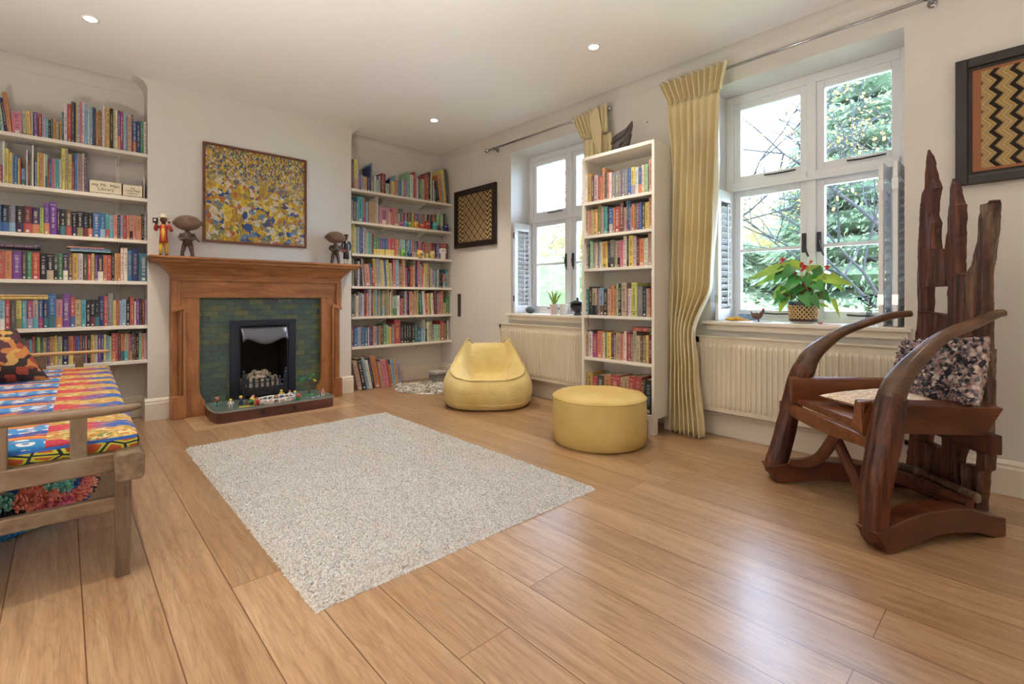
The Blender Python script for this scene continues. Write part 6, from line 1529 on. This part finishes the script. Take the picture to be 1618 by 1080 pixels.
for base, tip, wd in (((-0.02, 0.13, 0.36), (-0.04, 0.36, 0.285), 0.09), ((0.0, 0.12, 0.33), (-0.02, 0.30, 0.25), 0.08), ((0, 0.06, 0.37), (0.0, 0.16, 0.40), 0.07), ((0, -0.08, 0.29), (-0.02, -0.20, 0.27), 0.09), ((-0.02, -0.13, 0.28), (-0.03, -0.28, 0.25), 0.08), ((0, -0.02, 0.34), (0, -0.09, 0.38), 0.06), ((0, 0.12, 0.22), (-0.02, 0.19, 0.16), 0.08), ((0, 0.10, 0.18), (-0.04, 0.14, 0.06), 0.07), ((0.02, -0.16, 0.15), (0, -0.20, 0.04), 0.03), ((0, -0.10, 0.12), (0, -0.15, 0.11), 0.03), ((0, -0.15, 0.30), (-0.03, -0.22, 0.21), 0.06), ((0, 0.02, 0.36), (0.0, 0.08, 0.43), 0.06)):
    heart_leaf(L2_, base, tip, wd, 0.02, 0, Vector((-0.8, 0, 0.8))); petiole((0, 0, 0.15), base)
ST.tube([(0, -0.03, 0.14), (0, -0.09, 0.16), (0, -0.12, 0.21)], [0.007, 0.006, 0.004], 6)
L1_.build('dark_leaves', M_LEAF, t, smooth=True); L2_.build('pale_leaves', M_LEAFY, t, smooth=True); ST.build('stems', M_STEM, t, smooth=True)
for (y, z, s) in ((0.125, 0.405, 0.055), (0.0, 0.35, 0.06), (-0.13, 0.345, 0.045), (0.045, 0.315, 0.04), (0.01, 0.375, 0.04), (-0.045, 0.385, 0.035)):
    b = MB(); heart_leaf(b, (-0.03, y, z), (-0.06, y - s * 0.7, z + s * 0.25), s * 0.8, 0.004, 0, Vector((-1, 0, 0.3)))
    b.build('flower', plain('anthurium_red', 'C8323A', 0.25, 0.08), t, smooth=True)
    q = MB(); q.tube([(-0.034, y, z), (-0.045, y - 0.008, z + 0.02)], [0.003, 0.002], 6); q.tube([(0, y * 0.3, 0.2), (-0.02, y * 0.8, z - 0.06), (-0.03, y, z)], 0.002, 5); q.build('flower_stalk', plain('flower_spadix', 'D8C060', 0.5), t, smooth=True)

# little things on the near sill
t = thing('toy_cockerel', 'small brown and red cockerel ornament on the near window sill', 'ornament', (3.46, 1.262, SZ + 0.001))
M_CK = plain('mottled_brown_feathers', '6B4A38', 0.5, 0.4, 40)
b = MB(); b.sph((0, 0.012, 0.038), (0.020, 0.034, 0.024), 14, 10); b.tube([(0, -0.012, 0.045), (0, -0.026, 0.066), (0, -0.030, 0.080)], [0.015, 0.011, 0.009], 10); b.tube([(0, 0.035, 0.045), (0, 0.052, 0.068)], [0.012, 0.004], 8)
for s in (-1, 1): b.tube([(s * 0.007, 0.0, 0.0), (s * 0.007, 0.004, 0.022)], 0.003, 6)
b.build('body', M_CK, t, smooth=True)
b = MB(); b.prism([(-0.022, 0.082), (-0.025, 0.096), (-0.030, 0.088), (-0.034, 0.096), (-0.038, 0.084), (-0.042, 0.072), (-0.036, 0.070)], -0.002, 0.002, YZ); b.build('comb', plain('cockerel_red', 'B5382C', 0.4), t)
o = MB().prism([(0.10 * cos(q * pi / 8) * (1 + 0.1 * sin(3 * q)), 0.04 * sin(q * pi / 8)) for q in range(16)], 0, 0.004, lambda a, b_, w_: (b_, a, w_)).build('painted_dish', plain('grey_glass_dish', '7C8C8A', 0.2), loc=(3.45, 1.235, SZ - 0.0005)); tag(o, 'flat grey dish under the cockerel ornament', 'dish')
o.scale = (0.8, 0.55, 1)
t = thing('toy_lizard', 'flat yellow and orange toy lizard on the near window sill by the curtain', 'toy', (3.47, 1.405, SZ))
b = MB(); q = smooth_path([(0, 0.085, 0.008, 0.006), (0, 0.05, 0.012, 0.013), (0, 0.0, 0.016, 0.015), (0, -0.04, 0.010, 0.008), (0, -0.085, 0.006, 0.003)], 4); b.tube([p[:3] for p in q], [p[3] for p in q], 10)
for y in (0.035, -0.02):
    for s in (-1, 1): b.tube([(0, y, 0.012), (s * 0.025, y + 0.008, 0.010), (s * 0.03, y + 0.012, 0.002)], 0.0045, 6)
b.build('body', plain('yellow_orange_toy', 'DDA238', 0.45, 0.3, 30), t, smooth=True)
o = MB().box(-0.008, 0.008, -0.07, 0.05, 0, 0.045).build('picture_postcard', plain('blue_card', '8FA6C4', 0.6, 0.4, 30), loc=(3.62, 1.41, SZ)); tag(o, 'small blue card standing behind the toy lizard on the near sill', 'card')
o = MB().sph((0, 0, 0.006), (0.012, 0.016, 0.006), 10, 6).build('dried_petal', plain('dried_red_petal', 'A8452E', 0.6), loc=(3.47, 0.90, SZ)); tag(o, 'small dried red petal on the near sill right of the basket pot', 'petal')
o = MB().prism([(-0.012, -0.06), (0.010, -0.05), (0.012, 0.05), (-0.008, 0.06)], 0, 0.003, XY).build('paper_strip', plain('faded_red_paper', 'D2705C', 0.6), loc=(3.375, 0.825, SZ)); tag(o, 'faded red paper strip lying at the front edge of the near sill', 'paper')
t = thing('wire_flower_ornament', 'dark wire flower bunch standing in a clear glass bottle on the near sill', 'ornament', (3.50, 0.655, SZ))
b = MB(); r = random.Random(3)
for k in range(9):
    a = 2 * pi * k / 9; e = (0.03 * cos(a) * r.uniform(0.4, 1.2), 0.045 * sin(a) * r.uniform(0.5, 1.2), 0.155 + r.uniform(-0.01, 0.03)); b.tube([(0, 0, 0.02), (0, 0, 0.11), e], 0.0018, 5)
    for j in range(5): b.sph((e[0] + 0.008 * cos(j * 1.257), e[1] + 0.008 * sin(j * 1.257), e[2]), 0.0052, 6, 5)
b.tube([(0, 0.0, 0.10), (0.0, 0.035, 0.12), (0, 0.04, 0.15)], 0.0022, 6); b.tube([(0, 0.0, 0.10), (0.0, -0.03, 0.12), (0, -0.034, 0.15)], 0.0022, 6)
b.build('wire_flowers', M_BLACK, t, smooth=True)
b = MB(); 
for a in (0.6, 2.2, 3.8, 5.4): b.tube([(0.010 * cos(a), 0.012 * sin(a), 0.085), (0.016 * cos(a), 0.020 * sin(a), 0.04), (0.020 * cos(a), 0.026 * sin(a), 0.0)], 0.0022, 6)
b.lathe([(0.012, 0.085), (0.013, 0.088), (0.012, 0.09)], n=12); b.build('stand', M_IRON, t, smooth=True)

# ------------------------------------------------------------------ outdoors
n = NT('lawn'); n.base(n.ramp(n.noise(n.pos(), 3.0, 5, 0.7), [(0.3, hx('5E7A3E')), (0.7, hx('8FA25A'))])); n.set(Roughness=0.95)
o = MB().box(3.745, 60, -40, 60, -0.55, -0.5).build('ground', n.m); struct(o)
M_BOUNCE = plain('pale_bounce_surface', 'EDE9E2', 0.8, 0.05, 1.5)
o = MB().box(3.745, 6.2, -22, 14, -0.5, -0.32).build('added_bounce_ground', M_BOUNCE); struct(o)  # pale slab added below the sills, unseen, to bounce sky light up indoors
def leafmat(c_):
    nm = 'foliage_' + c_
    if nm in _mc: return _mc[nm]
    n = NT(nm); base_ = hx(c_); base_ = (base_[0] * 1.12, base_[1], base_[2] * 0.72); f = n.noise(n.pos(), 1.5, 3)
    col = n.ramp(f, [(0.3, tuple(x * 0.8 for x in base_)), (0.7, tuple(min(1, x * 1.25) for x in base_))])
    d1 = n.n('BsdfDiffuse'); t1 = n.n('BsdfTranslucent'); m1 = n.n('MixShader'); m1.inputs[0].default_value = 0.45
    n.t.links.new(col, d1.inputs['Color']); n.t.links.new(col, t1.inputs['Color'])
    n.t.links.new(d1.outputs[0], m1.inputs[1]); n.t.links.new(t1.outputs[0], m1.inputs[2]); n.t.links.new(m1.outputs[0], n.t.nodes['Material Output'].inputs['Surface'])
    _mc[nm] = n.m; return n.m
def leafy(label, nm, loc, blobs, k_, size, cols, seed, cat='tree', trunk=None, droop=0.0, group=None, aspect=1.0, core=0.0):
    """crown of many small leaves scattered through a set of ellipsoids"""
    r = random.Random(seed); t = thing(nm, label, cat, loc, 0, group)
    ms = [leafmat(c_) for c_ in cols]
    b = MB()
    for k in range(k_):
        (cx, cy, cz, rx, ry, rz) = blobs[k % len(blobs)]
        d_ = Vector((r.gauss(0, 1), r.gauss(0, 1), r.gauss(0, 1))).normalized(); q = r.random() ** 0.35
        p = Vector((cx + rx * d_.x * q, cy + ry * d_.y * q, cz + rz * d_.z * q))
        s = size * r.uniform(0.6, 1.3)
        out = (Vector((d_.x, d_.y, d_.z * 0.3 - droop)) + Vector((r.uniform(-.5, .5), r.uniform(-.5, .5), r.uniform(-.4, .4)))).normalized()
        sd2 = out.cross(Vector((r.uniform(-1, 1), r.uniform(-1, 1), r.uniform(-1, 1)))).normalized() * s * 0.34 / aspect
        b.add([tuple(p), tuple(p + out * s * 0.5 + sd2), tuple(p + out * s), tuple(p + out * s * 0.5 - sd2)], [(0, 1, 2, 3)], k % len(ms) if r.random() < 0.8 else 0)
    b.build('foliage', ms, t)
    if core:
        cb = MB()
        for (cx, cy, cz, rx, ry, rz) in blobs: cb.sph((cx, cy, cz), (rx * core, ry * core, rz * core), 16, 10, fn=lambda d: 1 + 0.18 * mnoise.noise(d * 3.0 + Vector((cz, cx, 0))))
        cb.build('inner_foliage', leafmat(cols[-1]), t)
    if trunk:
        bt = MB()
        for path, rad in trunk: bt.tube(path, rad, 7)
        bt.build('trunk', plain('grey_brown_bark', '5C5048', 0.9, 0.3, 6), t)
    return t
G_ = 'trees beyond the windows'
# large conifer filling the right-hand lights
bl = []
for i in range(15):
    z = 0.1 + i * 0.42; rad = 2.15 * (1 - i / 17.0) + 0.15; bl.append((0, 0, z, rad, rad, 0.30))
leafy('broad blue-green conifer outside, filling the right lights of the near window', 'conifer_tree', (9.6, 1.75, -0.5), bl, 60000, 0.15, ['6B8073', '7A8D7F', '869688', '5E7467'], 1, droop=0.35, group=G_, aspect=2.6, core=0.88,
      trunk=[([(0, 0, 0), (0, 0, 5.8)], [0.15, 0.03])])
bl = [(0, 0, 0.6 + 0.4 * i, 1.6 * (1 - i / 6.5), 1.6 * (1 - i / 6.5), 0.35) for i in range(5)]
leafy('lower rounded conifer outside, in the lower left light of the near window', 'conifer_tree', (9.2, 3.95, -0.5), bl, 22000, 0.13, ['708477', '7E9082', '8B9A8C'], 2, droop=0.3, group=G_, aspect=2.4, core=0.85)
leafy('yellow autumn tree outside behind the conifers', 'autumn_tree', (13.5, 5.2, -0.5), [(0, 0, 3.0, 1.5, 1.5, 1.1), (0.4, -0.9, 2.6, 1.0, 1.0, 0.9), (0, 0.8, 2.4, 1.0, 1.0, 0.9)], 12000, 0.10, ['B0A576', 'A89F70', '9E9C78'], 3, group=G_, core=0.75, trunk=[([(0, 0, 0), (0, 0, 2.5)], [0.12, 0.06])])
def bare(label, loc, seed, k_leaf, lean, h=5.2, spread=0.55, levels=5):
    r = random.Random(seed); t = thing('bare_tree', label, 'tree', loc, 0, G_); b = MB(); lf = MB(); tips = []
    def grow(p, d_, L, rad, lev):
        pts = [p]; q = p; dd = d_
        for i in range(4):
            dd = (dd + Vector((r.uniform(-.22, .22), r.uniform(-.22, .22), r.uniform(-.12, .16)))).normalized(); q = q + dd * L / 4; pts.append(q)
        b.tube([tuple(x) for x in pts], [rad * (1 - 0.13 * i) for i in range(5)], 5 if lev > 1 else 7, cap=False)
        if lev >= 2: tips.extend(pts[1:])
        if lev < levels:
            for k in range(4 if lev < 4 else 3):
                a = Vector((r.uniform(-1, 1), r.uniform(-1, 1), r.uniform(-0.35, 0.7))).normalized()
                grow(pts[r.randint(2, 4)], (dd * (1 - spread) + a * spread).normalized(), L * r.uniform(0.6, 0.8), max(0.004, rad * 0.6), lev + 1)
    grow(Vector((0, 0, 0)), Vector(lean).normalized(), h * 0.42, 0.04, 0)
    b.build('branches', plain('pale_bark', '1E1B1A', 0.9, 0.2, 6), t)
    for k in range(k_leaf):
        p = r.choice(tips) + Vector((r.uniform(-.1, .1), r.uniform(-.1, .1), r.uniform(-.15, .05))); s = r.uniform(0.03, 0.055)
        a = Vector((r.uniform(-1, 1), r.uniform(-1, 1), r.uniform(-1, 1))).normalized() * s; c_ = Vector((r.uniform(-1, 1), r.uniform(-1, 1), r.uniform(-1, 1))).normalized() * s * 0.6
        lf.add([tuple(p), tuple(p + a * 0.5 + c_), tuple(p + a), tuple(p + a * 0.5 - c_)], [(0, 1, 2, 3)])
    if k_leaf: lf.build('leaves', leafmat('C09A58'), t)
    return t
bare('bare branching tree with a few yellow leaves outside the near window, left upper light', (7.2, 3.15, -0.5), 5, 1600, (0.1, 0.02, 1), 5.6, 0.6)
bare('slim bare tree with yellow leaves reaching across the upper right light', (7.4, 1.0, -0.5), 12, 220, (0.1, 0.12, 1), 5.4, 0.6, 4)
bare('bare branching tree seen in the far small window', (8.2, 8.6, -0.5), 8, 250, (0.05, 0.0, 1), 6.0, 0.62)
bare('second bare tree behind, seen over the shrubs of the far window', (9.5, 9.6, -0.5), 31, 100, (0.05, -0.1, 1), 6.4, 0.62)
leafy('grey-green laurel shrub outside the far window', 'laurel_shrub', (7.6, 7.0, -0.5), [(0, 0, 1.2, 1.3, 1.6, 1.4), (0.4, 1.0, 1.0, 1.1, 1.4, 1.3)], 16000, 0.07, ['79866D', '869178', '697963'], 6, 'shrub', group=G_, core=0.8)
leafy('tall yellow-green tree outside the far window, behind the laurel', 'maple_tree', (9.4, 8.2, -0.5), [(0, 0, 2.7, 1.3, 1.2, 0.9), (0.3, -0.7, 2.4, 0.9, 0.9, 0.8)], 9000, 0.08, ['9A9B79', '8E9572', 'A4A080'], 7, group=G_, core=0.75)
leafy('low mixed hedge outside below the near window lights', 'garden_hedge', (6.3, 2.9, -0.5), [(0, -0.3, 0.75, 0.5, 0.9, 0.75), (0, 0.6, 0.8, 0.5, 0.8, 0.8), (0, -1.4, 0.7, 0.5, 0.8, 0.75)], 14000, 0.06, ['7A8777', '879181', '69786C', '919583'], 9, 'hedge', group=G_, core=0.85)
leafy('dense dark evergreen screen at the end of the garden', 'evergreen_screen', (17, 8, -0.5), [(0, -6 + 2 * i, 1.5, 1.2, 1.7, 1.9 + 0.3 * (i % 2)) for i in range(8)], 12000, 0.28, ['67776D', '758477'], 10, 'hedge', group=G_, core=0.9)
# neighbouring house glimpsed through the left light
hs = thing('neighbour_house', 'grey-brown neighbouring house with a white window beyond the trees', 'house', (15.5, 6.35, -0.5))
MB().box(0, 4, -0.9, 5.0, 0, 3.3).build('wall', plain('weathered_house_render', '8C8580', 0.9, 0.1, 2), hs)
MB().prism([(-1.1, 3.3), (5.2, 3.3), (2.0, 5.2)], -0.25, 4.2, YZ).build('roof', plain('house_roof_tiles', '6E6460', 0.9, 0.2, 6), hs)
b = MB()
for (p, q, r_, s_) in ((-0.25, 0.55, 2.1, 2.18), (-0.25, 0.55, 2.86, 2.94), (-0.25, -0.17, 2.1, 2.94), (0.47, 0.55, 2.1, 2.94), (0.12, 0.18, 2.1, 2.94), (-0.25, 0.55, 2.5, 2.55)): b.box(-0.06, 0.0, p, q, r_, s_)
w_ = b.build('window', M_WFRAME, hs); MB().box(-0.02, -0.01, -0.2, 0.5, 2.15, 2.9).build('pane', plain('dark_window_glass', '5A6670', 0.1), w_)
